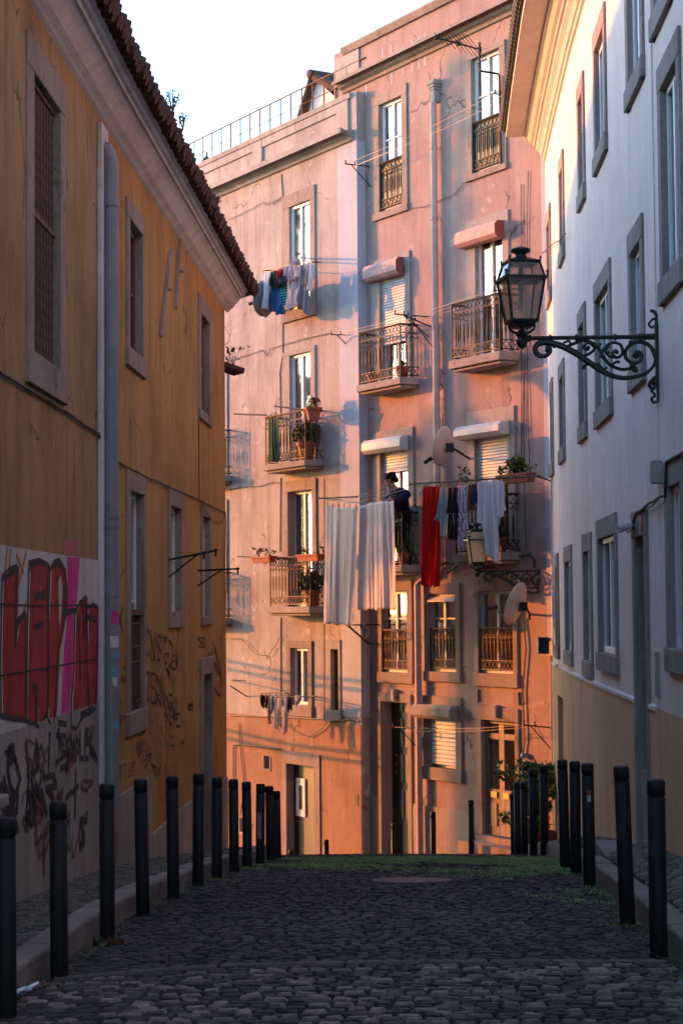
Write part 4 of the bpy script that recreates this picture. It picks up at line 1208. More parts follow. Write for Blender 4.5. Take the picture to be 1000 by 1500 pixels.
# P5, P6: the row with the washing
b5p = balcony(P, pink, (527, 830), (588, 822), .12, .9, .38, 'iron')
w5p, o5p = pdoor(((547.5, 634), (608, 815)), ((558, 655), (599.7, 815)), b5p, stone='stone', paint='white_paint', depth=.14)
shutter_box(P, w5p, P.inv(548, 650)[0] - .12, P.inv(600, 650)[0] - .02, P.inv(548, 666)[1], P.inv(548, 645)[1], M['shutter'], M['shutter'], .2)
roller(P, w5p, o5p, .14, P.inv(560, 690)[1], M['shutter'])
b6p = balcony(P, pink, (662, 812), (733, 808), .13, .92, .4, 'iron')
w6p, o6p = pdoor(((685, 605), (757, 800)), ((696, 625), (747, 800)), b6p, stone='stone', paint='white_paint', depth=.14)
shutter_box(P, w6p, P.inv(690, 630)[0] - .18, P.inv(746, 630)[0] + .02, P.inv(688, 645)[1], P.inv(688, 625)[1], M['shutter'], M['shutter'], .24)
roller(P, w6p, o6p, .14, P.inv(696, 706)[1], M['shutter'])
# low first floor: three windows with iron balustrades
for ft, fb, ot, ob, rl, ir, tr in (((554.5, 850), (606, 1002), (560, 866), (598, 986), 923, 'rust_iron', (.66,)), ((622, 855), (676, 1000), (629, 870), (669, 985), 921, 'iron', (.68,)), ((694, 848), (760, 1008), (701, 866), (753, 988), 920, 'rust_iron', ())):
    op = P.rect(ot, ob); fr = P.rect(ft, fb)
    wn = window(P, pink, fr, op, .09, .03, 'warmstone', 'grey_paint', 2, tr, 'curtain_dim', span=(.0, .55) if rl == 920 else (0, 1))
    juliet(P, wn, op, P.inv(ot[0], rl)[1], ir, step=.10)
    if rl == 921:
        mb = MB(); a = op[3] - .02
        mb.sweep(P, [op[0], op[1]], [(-.05, a), (.06, a - .10), (.06, a - .115), (-.05, a - .015)]); build('blind', mb, M['shutter'], wn)
# ground floor: dark door, shuttered window, glazed double door
op = P.rect((559, 1027), (600, 1290)); fr = P.rect((554.5, 1014), (606, 1290))
wd = surround(P, op, fr, .26, .03, True, 'door_frame', M['warmstone'], pink)
mb = MB(); mb.box(P, op[0], op[1], -.25, -.20, op[2], op[3])
for k in range(4):
    z = op[2] + 1.0 + k * .62
    for c in (.08, .54): mb.box(P, op[0] + (op[1] - op[0]) * c, op[0] + (op[1] - op[0]) * (c + .38), -.20, -.185, z, z + .5)
dd = build('door', mb, M['dark_door'], wd, bevel=.005)
for y in (1106, 1119, 1131):
    mb = MB(); u, z = P.inv(582, y, -.2); mb.box(P, u - .03, u + .03, -.20, -.17, z - .02, z + .02); build('door_plate', mb, M['brass'], dd)
mb = MB(); a = P.rect((620, 1018), (678, 1148)); op = P.rect((630, 1042), (669, 1128))
wn = window(P, pink, a, op, .13, .03, 'warmstone', 'grey_paint', 2, (.5,), None)
shutter_box(P, wn, P.inv(620, 1040)[0] - .1, P.inv(671, 1040)[0] + .02, P.inv(620, 1051)[1], P.inv(620, 1030)[1], M['stone'], M['stone'], .2)
roller(P, wn, op, .11, P.inv(630, 1114)[1], M['shutter'], .07)
zst = P.inv(706, 1230)[1]
op = P.rect((706, 1054), (757, 1230)); fr = P.rect((694, 1034), (763, 1230))
wd = surround(P, op, fr, .12, .03, True, 'door_frame', M['warmstone'], pink)
mb = MB(); u0, u1, z0, z1 = op; um = (u0 + u1) / 2; zt = z0 + (z1 - z0) * .86; zm = z0 + (z1 - z0) * .40
for (a, b, c, d) in ((u0, u0 + .09, z0, z1), (u1 - .09, u1, z0, z1), (um - .07, um + .07, z0, z1), (u0 + .09, um - .07, z0, zm), (um + .07, u1 - .09, z0, zm), (u0 + .09, um - .07, zt - .05, zt + .05), (um + .07, u1 - .09, zt - .05, zt + .05), (u0 + .09, um - .07, z1 - .06, z1), (um + .07, u1 - .09, z1 - .06, z1)):
    mb.box(P, a, b, -.11, -.05, c, d)
for (a, b) in ((u0 + .16, um - .13), (um + .13, u1 - .16)): mb.box(P, a, b, -.05, -.035, z0 + .15, zm - .22)
dd = build('door', mb, M['brown_door'], wd, bevel=.006)
g = MB(); g.box(P, u0 + .02, u1 - .02, -.085, -.079, zm - .02, z1 - .02); build('door_pane', g, M['glass'], dd)
for u in ((u0 + um) / 2 + .02, (u1 + um) / 2 - .1):
    g = MB(); g.box(P, u - .08, u + .08, -.05, -.03, zm - .13, zm - .04); build('brass_plate', g, M['brass'], dd)
room(P, wd, op, .12, M['dark']); curtain(P, wd, (u0, um, zm, zt), .10, M['curtain_dim'])
mb = MB(); mb.box(P, fr[0] - .1, fr[1] + .15, -.1, .3, zst - .35, zst - .02); build('door_step', mb, M['warmstone'], pink, bevel=.01)
mb = MB(); a = P.rect((701, 1010), (755, 1032)); 
for q in ((a[0] - .1, a[0], a[2], a[3]), (a[1], a[1] + .1, a[2], a[3])):
    mb = MB(); mb.box(P, q[0], q[1], -.05, .03, q[2], q[3]); build('panel_frame', mb, M['warmstone'], pink)
for x, y in ((578, 1018), (727, 1042), (616, 1088)):
    mb = MB(); u, z = P.inv(x, y, .03); mb.box(P, u - .05, u + .05, .0, .09, z - .1, z + .1); build('door_lamp_box', mb, M['stone'], pink, bevel=.01)
# wall, cornice and parapet
UL2 = P.inv(511, 300)[0]; UR2 = P.inv(830, 300)[0]
Zc0 = P.inv(520, 131)[1]; Zc1 = P.inv(512, 116, .22)[1]; Zp = P.inv(512, 66, .05)[1]
mb = MB(); wall_mesh(mb, P, UL2 - .5, UR2, -5, Zp, P.holes)
mb.add([P.w(UL2 - .5, 0, Zp), P.w(UR2, 0, Zp), P.w(UR2, -9, Zp), P.w(UL2 - .5, -9, Zp)], [(0, 1, 2, 3)])
mb.add([P.w(UL2 - .5, 0, -5), P.w(UL2 - .5, -9, -5), P.w(UL2 - .5, -9, Zp), P.w(UL2 - .5, 0, Zp)], [(0, 1, 2, 3)])
mb.add([P.w(UR2, 0, -5), P.w(UR2, -9, -5), P.w(UR2, -9, Zp), P.w(UR2, 0, Zp)], [(0, 1, 2, 3)])
build('wall', mb, M['pink'], pink, recalc=False)
prof = [(0, Zc0), (.04, Zc0 + .01), (.06, Zc0 + .06), (.12, Zc0 + .09), (.18, Zc0 + .17), (.26, Zc0 + .20), (.27, Zc1 + .02), (.22, Zc1 + .06), (0, Zc1 + .1)]
mb = MB(); mb.sweep(P, [UL2 - .15, UR2], prof); build('cornice', mb, M['warmstone'], pink)
mb = MB(); mb.sweep(P, [UL2 - .12, UR2], [(-.02, Zp - .13), (.05, Zp - .12), (.09, Zp - .02), (.09, Zp + .01), (-.4, Zp + .05)])
build('parapet_coping', mb, M['warmstone'], pink)
ub = P.inv(527, 90)[0]
mb = MB(); mb.box(P, UL2 - .45, ub, -.1, .03, Zc1 + .08, Zp - .13)
build('parapet_pier', mb, M['palepink'], pink)
ua = P.inv(794, 300)[0]
mb = MB(); mb.box(P, ua, UR2 - .05, -.1, .025, P.inv(800, 960)[1], Zc0); build('corner_strip', mb, M['paleblue'], pink)
for x in ([536, 553, 560, 573, 590, 603, 613, 622]):     # pale runs on the parapet
    u, z = P.inv(x, 66 + (512 - x) * .5 + 40 + random.uniform(-14, 8)); hh = random.uniform(.35, .75); wv = random.uniform(.02, .035)
    mb = MB(); mb.poly(P, [(u - wv, z - hh), (u + wv, z - hh), (u + wv * .7, z), (u - wv * .6, z + .05)], 0, .003); build('paint_run', mb, M['paleblue'], pink)
# grey cement plinth
mb = MB()
for x0, x1, y in ((527, 554, 1162), (606, 630 + 63, 1177)):
    mb.box(P, P.inv(x0, y)[0], P.inv(x1, y)[0], -.05, .02, -5, P.inv(x0, y)[1])
build('plinth', mb, M['plinth'], pink)
a = T.rect((521, 1162), (527.5, 1181)); mb = MB(); mb.box(T, a[0], a[1] - .05, -.02, .015, a[2], a[3]); build('dark_hole_plate', mb, M['iron'], tower)  # black plate standing in for the dark inside of a small hole
# downpipes
mb = MB(); uc, zt = P.inv(634, 150, .1); zb = P.inv(640, 700, .1)[1]
zk = P.inv(640, 828, .1)[1]; zk2 = P.inv(612, 856, .1)[1]; uk = P.inv(611, 860, .1)[0]
mb.tube([P.w(uc, .1, zt), P.w(uc, .1, zk), P.w(uk, .1, zk2), P.w(uk, .1, -4.5)], .06, 10)
for py in (216, 320, 480, 585, 615): z = P.inv(635, py, .1)[1]; mb.tube([P.w(uc, .1, z - .03), P.w(uc, .1, z + .03)], .07, 10)
pp = build('downpipe', mb, M['pinkpipe'], pink)
mb = MB(); zt = P.inv(630, 142, .12)[1]
for r, a, b in ((.065, -.1, .1), (.075, .1, .15), (.095, .15, .2), (.12, .2, .24), (.08, .24, .29)): mb.box(P, uc - r, uc + r, .0, .07 + r * .8, zt + a, zt + b)
build('rain_hopper', mb, M['stone'], pp, bevel=.015)
mb = MB(); uc = P.inv(809, 1000, .08)[0]; mb.tube([P.w(uc, .08, P.inv(809, 960, .08)[1]), P.w(uc, .08, -4)], .045, 8); build('downpipe', mb, M['pinkpipe'], pink)
# cables and cracks
cable(P, pink, [(763, 270), (764, 420), (763, 690)], .008, .02); cable(P, pink, [(773, 250), (770, 420), (772, 560), (775, 690)], .007, .02); cable(P, pink, [(768, 520), (765, 600), (770, 800)], .007, .03)
cable(P, pink, [(600, 305), (620, 303), (640, 295), (665, 285), (684, 262)], .006, .03)
cable(P, pink, [(645, 826), (660, 824), (680, 826), (700, 822), (740, 815), (776, 813), (782, 820), (782, 832)], .02, .04)
cable(P, pink, [(655, 838), (668, 830), (676, 820), (690, 828), (710, 832)], .02, .05)
cable(P, pink, [(766, 905), (770, 950), (765, 1010), (768, 1085), (765, 1105)], .012, .03)
cable(P, pink, [(605, 740), (620, 746), (640, 746), (660, 760)], .012, .2)
mb = MB(); c = P.pt(766, 1107, .05); mb.ball(c, .05, 8); build('cable_end', mb, M['sticker_b'], pink)
# scratched letters in the plaster by the door
scribble(P, pink, word('GIUSEPPE', 772, 1030, 26, 8, -4), .012, M['pinkpipe'], .003, 'scratched_writing')

# ================================================================== WHITE HOUSE (right)
white = new_root('white_house', 'lilac white rendered house with grey stone window frames and beige plinth', 'house', (2.75, 19, G(19)))
RW = [((800.5, 318), (808, 438)), ((819, 240), (827.5, 376)), ((846, 132), (858, 290)), ((869.5, 55), (890, 219)), ((916, -70), (944.5, 111)), ((953, -190), (985, 0)),
      ((806, 560), (811.5, 695)), ((819, 538), (828.5, 673)), ((847, 460), (860.5, 640)), ((871, 418), (898, 607)), ((921, 346), (946, 557)), ((964.6, 103), (1003, 412)),
      ((813.5, 812), (820, 966)), ((827, 802), (840, 977)), ((854, 784), (869.5, 995)), ((875, 763), (907, 990)), ((975, 678), (1008, 990))]
for ft, fb in RW:
    fr = R.rect(ft, fb); op = inset(fr, .16, .21, .19)
    if op[1] - op[0] < .35: op = inset(fr, (fr[1] - fr[0]) * .22, .2, .19)
    window(R, white, fr, op, .08, .025, 'greystone', 'white_paint', 2, (), 'curtain_dim' if random.random() < .5 else None, rm='room')
fr = R.rect((927, 751), (957, 1262)); op = (fr[0] + .17, fr[1] - .17, fr[2], fr[3] - .24)
wd = surround(R, op, fr, .3, .025, True, 'door_frame', M['greystone'], white)
zs = R.inv(950, 1136)[1]
mb = MB(); mb.box(R, op[0], op[1], -.29, -.24, zs, op[3])
for a, b in ((.05, .36), (.42, .62), (.68, .95)): mb.box(R, op[0] + .12, op[1] - .12, -.24, -.225, zs + (op[3] - zs) * a, zs + (op[3] - zs) * b)
build('door', mb, plain('blue_grey_door_paint', (.12, .15, .17), .6, 0, .25, 6), wd)
mb = MB(); mb.box(R, op[0], op[1], -.29, .0, op[2] - .4, zs); build('door_sill', mb, M['greystone'], wd)
mb = MB(); zp = R.inv(925, 1225)[1]; mb.box(R, fr[0] - .25, fr[1] + .15, -.05, .38, zp - .4, zp); build('door_step', mb, M['greystone'], white, bevel=.02)
a = R.rect((939, 756), (942, 776), .03); mb = MB(); mb.box(R, a[0] - .03, a[0] + .06, .02, .045, a[2], a[3]); build('house_number_tile', mb, M['redsign'], wd)
fr = R.rect((816.5, 1007), (829, 1262)); op = (fr[0] + .1, fr[1] - .1, fr[2], fr[3] - .1)
wd = surround(R, op, fr, .25, .012, True, 'door_frame', M['beige'], white)
mb = MB(); mb.box(R, op[0], op[1], -.24, -.19, op[2], op[3]); build('door', mb, M['brown_wood'], wd)
ZR = 1.68 + 6.92; URR = R.len[-1] - .2
mb = MB(); wall_mesh(mb, R, 0, URR, -4, ZR + .4, R.holes, step=.8)
mb.add([R.w(0, 0, -4), R.w(0, -8, -4), R.w(0, -8, ZR + .4), R.w(0, 0, ZR + .4)], [(0, 1, 2, 3)])
mb.add([R.w(URR, 0, -4), R.w(URR, -8, -4), R.w(URR, -8, ZR + .4), R.w(URR, 0, ZR + .4)], [(0, 1, 2, 3)])
build('wall', mb, M['white'], white, recalc=False)
zb = 1.68 - .885
hs = [h for h in R.holes if h[2] < zb - .6]
us0 = R.inv(962, 1045)[0]
mb = MB(); wall_mesh(mb, R, 0, us0, -4, zb, hs, .014, step=.8); wall_mesh(mb, R, us0, URR, -4, zb + .03, hs, .02, step=.8)
build('plinth', mb, M['beige'], white, recalc=False)
mb = MB()
segs = sorted([(h[0], h[1]) for h in hs]); c0 = 0
for a, b in segs + [(us0, us0 + .01)]:
    mb.sweep(R, R.us(c0, a, 1), [(.0, zb), (.03, zb), (.03, zb + .03), (0, zb + .045)]); c0 = b
build('plinth_bead', mb, M['white'], white)
ue0 = R.inv(748, 232, .6)[0]
ue0 = 2.1
prof = [(0, ZR - .03), (.03, ZR - .02), (.035, ZR + .04), (.06, ZR + .05), (.09, ZR + .11), (.14, ZR + .15), (.145, ZR + .19), (.18, ZR + .20), (.185, ZR + .24), (.23, ZR + .26), (.28, ZR + .34), (.31, ZR + .35), (.31, ZR + .38), (0, ZR + .38)]
mb = MB(); mb.sweep(R, R.us(ue0, URR, 1), prof); build('cornice', mb, M['cream'], white)
mb = MB(); mb.sweep(R, R.us(ue0 - .08, URR, 1), [(-.1, ZR + .385), (.60, ZR + .385), (.60, ZR + .46), (-.1, ZR + .46)]); build('soffit_board', mb, M['cream'], white)
mb = MB(); uu = R.us(ue0 - .1, URR, 1)
mb.sweep(R, uu, [(.56, ZR + .465), (.64, ZR + .465), (.66, ZR + .53), (-4.5, ZR + 2.4), (-8, ZR + .6), (-8, ZR + .465)])
rf = build('roof', mb, M['iron'], white)
mb = MB(); u = ue0
while u < URR - 8:
    mb.tube([R.w(u, .70, ZR + .52), R.w(u, .3, ZR + .68)], .06, 8); u += .17
build('eaves_tiles', mb, M['bandstone'], rf)
# vent box, cables and the joint with the next house
a = R.rect((956, 676), (963, 706), .06); mb = MB(); mb.box(R, a[0], a[0] + .12, .0, .09, a[2], a[3]); build('meter_box', mb, M['stone'], white, bevel=.008)
cable(R, white, [(1000, 662), (975, 677), (973, 726), (965, 728), (950, 738), (938, 748), (930, 752), (927, 765)], .012, .04)
cable(R, white, [(967, 727), (955, 740), (948, 744)], .008, .06)
mb = MB(); q = R.pt(921, 770, .1); mb.tube([R.pt(924, 768, .0), q, q + Vector((-.12, -.05, -.03))], [.03, .03, .045], 8); build('wall_camera', mb, M['sticker_w'], white)
cable(R, white, [(926, 762), (926, 775), (918, 779), (915, 772)], .008, .06)
mb = MB(); u = R.inv(963, 600)[0]; mb.box(R, u - .02, u + .02, -.05, .012, R.inv(963, 955)[1], ZR - .1); build('render_joint', mb, M['white'], white)
mb = MB(); u = R.inv(964.5, 1000)[0]; mb.box(R, u - .03, u + .03, -.05, .03, R.inv(964, 1020)[1], R.inv(964, 955)[1]); build('cable_cover', mb, M['stone'], white)
cable(R, white, [(788, 372), (797, 368), (812, 355), (820, 352), (828, 342)], .008, .06)
mb = MB(); q = P.pt(797, 945, .25)
mb.tube([P.pt(806, 935, .0), q], .02, 6); mb.abox(q.x - .1, q.x + .06, q.y - .08, q.y + .08, q.z - .13, q.z + .12)
build('flood_lamp', mb, M['iron'], pink)
fl = MB(); fl.abox(q.x - .106, q.x - .1, q.y - .07, q.y + .07, q.z - .11, q.z + .1); build('flood_lamp_glass', fl, M['sticker_w'], pink)

# ================================================================== STREET LAMPS on scrolled brackets
def spiral(c, r0, r1, a0, turns, n=26):
    return [(c[0] + (r0 + (r1 - r0) * i / n) * math.cos(a0 + turns * 2 * PI * i / n), c[1] + (r0 + (r1 - r0) * i / n) * math.sin(a0 + turns * 2 * PI * i / n)) for i in range(n + 1)]
def smooth(pts, n=8):
    out = []
    for i in range(len(pts) - 1):
        p0 = pts[max(0, i - 1)]; p1 = pts[i]; p2 = pts[i + 1]; p3 = pts[min(len(pts) - 1, i + 2)]
        for k in range(n):
            t = k / n
            out.append(tuple(.5 * ((2 * p1[j]) + (p2[j] - p0[j]) * t + (2 * p0[j] - 5 * p1[j] + 4 * p2[j] - p3[j]) * t * t + (3 * p1[j] - p0[j] - 3 * p2[j] + p3[j]) * t ** 3) for j in range(len(p1))))
    return out + [pts[-1]]
def street_lamp(px, py, label, turn, gmat='lampglass'):
    u, z = R.inv(px, py)
    base, n = R.w(u, 0, z), R.frame(u)[1]
    k = .00567
    ax = Vector((n.x, n.y, 0)); cx = Vector((-n.y, n.x, 0))
    def W(a, b, c=0): return base + ax * (a * k) + Vector((0, 0, b * k)) + cx * (c * k)
    root = new_root('street_lamp', label, 'street lamp', base, 'cast iron wall lamps')
    mb = MB()
    def tb(p, r, n_=7): mb.tube([W(*q) for q in p], [q * k for q in r] if isinstance(r, list) else r * k, n_)
    mb.hexa([W(0, -75, -6), W(5, -75, -6), W(5, -75, 6), W(0, -75, 6), W(0, 20, -6), W(5, 20, -6), W(5, 20, 6), W(0, 20, 6)])
    tb([(0, 0), (30, 0), (36, 0), (194, 0)], [5, 4, 3.2, 3.2]); 
    for a in (26, 62, 118, 156, 186): tb([(a - 2, 0), (a + 2, 0)], 5)
    tb(smooth([(2, 18), (4, 26), (9, 24), (13, 18), (9, 13), (6, 16)]), 1.8); tb(smooth([(2, 18), (1, 28), (5, 36), (11, 38)]), [2.5] * 24 + [1.5])
    tb(smooth([(2, -76), (2, -92), (8, -96), (11, -90), (6, -86), (10, -80), (12, -78)]), 2); tb([(1, -96), (1, -70)], 2)
    tb(smooth([(3, -58), (9, -63), (14, -70), (9, -76), (5, -70), (8, -67)]), 3)
    # main sweeping arm of the scroll
    main = smooth([(163, -14), (157, -13), (156, -20), (163, -26), (173, -25), (178, -17), (174, -9), (164, -6.5), (152, -8), (140, -12), (126, -19), (112, -28), (98, -38), (84, -48), (68, -56), (50, -60), (32, -58), (17, -52), (7, -42), (4, -30)])
    nn = len(main); tb(main, [2.2 + 2.6 * math.sin(PI * min(1, i / nn * 1.05)) for i in range(nn)], 8)
    tb(smooth([(128, -16), (138, -10), (130, -5), (126, -9)]), 1.8)
    tb(smooth([(110, -27), (100, -24), (92, -16), (100, -8), (108, -13), (103, -18), (100, -15)]), 2.3)
    tb(smooth([(132, -13), (120, -8), (108, -4), (96, -8), (86, -16), (80, -28), (70, -40), (54, -47), (38, -46)]), 2.6)
    tb(smooth([(84, -30), (78, -16), (66, -8), (54, -12), (52, -24), (60, -30), (66, -23), (60, -19)]), 2.4)
    tb(smooth([(4, -32), (10, -16), (22, -8), (36, -9), (46, -18), (47, -30), (38, -38), (28, -36), (24, -28), (30, -22), (35, -27), (31, -30)]), 3.0)
    tb(smooth([(70, -42), (60, -36), (56, -38)]), 2); tb(smooth([(88, -38), (80, -46), (74, -44)]), 2); tb(smooth([(98, -38), (108, -42), (106, -46)]), 2)
    tb(smooth([(40, -45), (32, -50), (36, -42)]), 3); tb(smooth([(60, -30), (70, -28), (76, -20), (70, -14)]), 2)
    for a, b, r in ((161, -18, 3.5), (101, -15, 3.4), (60, -22, 3.4), (31, -28, 4), (9, -67, 4), (72, -22, 3), (40, -8, 3), (84, -10, 2.6), (150, -12, 3.5), (38, -42, 4), (118, -20, 3)): mb.ball(W(a, b), r * k, 8)
    tb([(197, -16), (197, -13), (197, -9), (197, -3), (197, 1), (197, 5), (197, 9), (197, 12)], [1, 6, 8, 9, 6, 9.5, 6, 5], 10)
    for s in (-1, 1): tb(smooth([(197, 8), (197 + s * 9, 8), (197 + s * 17, 13), (197 + s * 19, 20)]), 1.8)
    for s in (-1, 1): tb(smooth([(197, 8, 0), (197, 8, s * 9), (197, 13, s * 17), (197, 20, s * 19)]), 1.8)
    build('bracket', mb, M['lampgreen'], root, smooth=False)
    # lantern: four tapering panes in an iron frame
    ct, sn = math.cos(turn), math.sin(turn); sc = 1.0
    def V(x, y, b): return W(197 + x * ct - y * sn, b, x * sn + y * ct)
    lb = MB()
    def ring(h0, b0, h1, b1):
        q0 = [V(-h0, -h0, b0), V(h0, -h0, b0), V(h0, h0, b0), V(-h0, h0, b0)]; q1 = [V(-h1, -h1, b1), V(h1, -h1, b1), V(h1, h1, b1), V(-h1, h1, b1)]
        lb.hexa(q0 + q1)
    ring(13, 15, 17, 22); ring(20, 22, 21, 26)
    ring(31.5, 84, 31.5, 88); ring(23, 108, 24, 112); ring(22, 112, 11, 117)
    for sx in (-1, 1):
        for sy in (-1, 1):
            lb.tube([V(19 * sx, 19 * sy, 25), V(28 * sx, 28 * sy, 85)], 2.0 * k, 5)
            lb.tube([V(28 * sx, 28 * sy, 87), V(22 * sx, 22 * sy, 109)], 1.8 * k, 5)
            lb.tube([V(31 * sx, 31 * sy, 88), V(31 * sx, 31 * sy, 92)], 1.5 * k, 5); lb.ball(V(31 * sx, 31 * sy, 94), 2.4 * k, 7)
            lb.tube([V(23 * sx, 23 * sy, 112), V(23 * sx, 23 * sy, 114)], 1.3 * k, 5); lb.ball(V(23 * sx, 23 * sy, 115.5), 2 * k, 7)
    ln = build('lantern', lb, M['lampgreen'], root)
    cp = MB(); cp.lathe(W(197, 0), [(r * k, b * k) for r, b in ((12, 115), (10, 118), (8, 121), (8, 124), (13.5, 126), (15, 129), (14, 131), (8, 133), (4, 134.5), (2, 136))], 16)
    build('chimney_cap', cp, M['lampgreen'], ln, smooth=True)
    for i in range(4):
        c2, s2 = math.cos(i * PI / 2), math.sin(i * PI / 2)
        def Q(x, y, b): return V(x * c2 - y * s2, x * s2 + y * c2, b)
        g = MB(); g.hexa([Q(-18, 18.5, 26), Q(18, 18.5, 26), Q(18, 19, 26), Q(-18, 19, 26), Q(-27, 27, 85), Q(27, 27, 85), Q(27, 27.5, 85), Q(-27, 27.5, 85)])
        g.hexa([Q(-27, 27, 88), Q(27, 27, 88), Q(27, 27.5, 88), Q(-27, 27.5, 88), Q(-21, 21.5, 109), Q(21, 21.5, 109), Q(21, 22, 109), Q(-21, 22, 109)])
        build('pane', g, M[gmat], ln)
    g = MB(); g.tube([W(197, 84), W(197, 70), W(197, 66), W(197, 42)], [4 * k, 5 * k, 3 * k, 2.6 * k], 8); build('bulb', g, M['bulb'], ln)
    g = MB(); g.tube([W(197, 108), W(197, 84)], [3 * k, 5 * k], 8); build('bulb_holder', g, M['lampgreen'], ln)
    return root
street_lamp(963, 493, 'large black wall lamp on scrolled bracket against the sky and white house', math.radians(12))
street_lamp(804.5, 836, 'smaller looking wall lamp in front of the white washing', math.radians(12), 'frosted')

# ================================================================== BOLLARDS
def bollard_mesh(h):
    mb = MB(); r = .046
    mb.lathe((0, 0, 0), [(r, -.6), (r, h - .10), (r - .004, h - .098), (r - .004, h - .088), (r, h - .086), (r, h - .012), (r - .010, h)], 16)
    me_o = build('bollard', mb, M['bollard'], None)
    for p in me_o.data.polygons: p.use_smooth = len(p.vertices) == 4
    return me_o
BL = [(25, 925, 30, 232, 'nearest bollard at the left frame edge with litter beside it'), (208, 790, 215, 175, 'second nearest bollard of the left row in front of the stained cement wall'),
      (375, 655, 381, 115, 'bollard standing in front of the grey downpipe'), (499, 572, 505, 97, 'bollard beneath the tall grilled window'),
      (605, 515, 607, 87, 'bollard in front of the grey cement patch under the tags'), (691, 470, 693, 78, 'bollard just left of the ochre house door'),
      (757, 445, 762, 90, 'bollard just right of the ochre house door'), (817, 422, 819, 98, 'bollard at the far corner of the ochre house'),
      (864, 405, 868, 108, 'leaning bollard first in front of the orange lit wall'), (907, 395, 912, 115, 'bollard with pale scratched scribble before the orange wall'),
      (946, 382, 950, 122, 'taller of the last two bollards at the end of the left row'), (967, 378, 972, 140, 'last bollard at the far end of the left row')]
src = None
for bx, by, tx, ty, lb in BL:
    x0, y0, x1, y1 = bx / 2.381, 1100 + by / 2.381, tx / 2.381, 1100 + ty / 2.381
    d = ray(x0, y0); t = 3.0
    while t < 24 and CAM.z + d.z * t > camber(CAM.x + d.x * t, d.y * t): t += .01
    p = CAM + d * t
    h = .9
    if src is None: src = bollard_mesh(.9); o = src
    else: o = src.copy(); COL.objects.link(o)
    # seat it so that a 0.9 m post reaches the height it has by the kerb
    dt = ray(x1, y1); zt = CAM.z + dt.z * (p.y / dt.y)
    o.location = (p.x, p.y, zt - h)
    o.rotation_euler = (random.uniform(-.01, .01), ((CAM.x + dt.x * p.y / dt.y) - p.x) / .9, random.random() * 6)
    if 'leaning' in lb: o.rotation_euler[1] = -.045
    if 'scribble' in lb:
        mb = MB(); q = o.location + Vector((0, 0, .62)); 
        for st in word('NRDK', -9, 0, 1.0, .26):
            pts = [q + Vector((.049 * math.sin((b - .13) * 0 + (a + 9 - .5) * .9), -.049 * math.cos((a + 9 - .5) * .9), -b)) for a, b in st]
            mb.tube(pts, .0035, 4)
        sg = build('scratched_scribble', mb, M['pipe'], None, recalc=False); sg.parent = o; sg.matrix_parent_inverse = Matrix.LocRotScale(o.location, o.rotation_euler, o.scale).inverted()
    tag(o, lb, 'bollard', 'bollards along the left kerb')
BR = [(964, 1402, 962, 1142, 'nearest bollard of the right row beside the white house'), (918, 1355, 910, 1122, 'second bollard of the right row standing apart below the front door'),
      (863, 1298, 859, 1118, 'bollard with a small red and white sticker'), (843, 1280, 840, 1115, 'middle bollard of the close group of three at right'),
      (827, 1272, 823, 1113, 'left bollard of the close group of three at right'), (797, 1252, 796, 1121, 'right one of two bollards before the leafy shrub'),
      (781, 1251, 780, 1126, 'left one of two bollards before the leafy shrub')]
for x0, y0, x1, y1, lb in BR:
    d = ray(x0, y0); t = 3.0
    while t < 22 and CAM.z + d.z * t > camber(CAM.x + d.x * t, d.y * t): t += .01
    p = CAM + d * t
    o = src.copy(); COL.objects.link(o)
    dt = ray(x1, y1); zt = CAM.z + dt.z * (p.y / dt.y)
    o.location = (p.x, p.y, zt - .97); o.scale = (1.08, 1.08, 1); 
    o.location = (p.x, p.y, zt - .9)
    o.rotation_euler = (random.uniform(-.015, .015), (dt.x * p.y / dt.y - p.x) / .95 + random.uniform(-.008, .008), 0)
    tag(o, lb, 'bollard', 'bollards along the right kerb')
    if 'sticker' in lb:
        mb = MB(); q = o.location + Vector((0, 0, .60))
        for k, (za, zb, mt) in enumerate(((0, .05, 0), (.05, .09, 1))):
            mb.cur = mt
            vs = [q + Vector((.0525 * math.sin(a), -.0525 * math.cos(a), zz_)) for zz_ in (za, zb) for a in (-.5, -.25, 0, .25)]
            mb.add(vs, [(i, i + 1, i + 5, i + 4) for i in range(3)])
        WLOC[o.name] = Vector((0, 0, 0))
        s_ = build('sticker', mb, [M['sticker_w'], M['redsign']], None, recalc=False); s_.parent = o; s_.matrix_parent_inverse = Matrix.LocRotScale(o.location, o.rotation_euler, o.scale).inverted()
for x, y, yy, lb, gr in ((766.5, 1145.5, 24.2, 'right one of the distant pair of bollards left of the shrub', 'r'), (757, 1145.6, 24.6, 'left one of the distant pair of bollards left of the shrub', 'r'), (751, 1163, 26.2, 'shortest looking bollard before the brown double door', 'r'),
                    (576.5, 1206, 30.6, 'thin bollard before the tall dark door of the pink house', 'f'), (633.5, 1189, 30.0, 'thin bollard under the shuttered ground floor window', 'f'), (689, 1172, 28.6, 'thin bollard before the glazed double door', 'f'),
                    (426, 1245, 33, 'bollard top peeping over the crest left of the tower door', 'f'), (478, 1230, 32.5, 'bollard top peeping over the crest right of the tower door', 'f'), (394, 1179, 21.5, 'partly hidden bollard behind the last ones of the left row', 'l')):
    d = ray(x, y); p = CAM + d * (yy / d.y)
    o = src.copy(); COL.objects.link(o); o.location = (p.x, p.y, p.z - .9); o.rotation_euler = (0, random.uniform(-.01, .01), random.random() * 6)
    tag(o, lb, 'bollard', 'bollards by the far houses' if gr == 'f' else ('bollards along the right kerb' if gr == 'r' else 'bollards along the left kerb'))
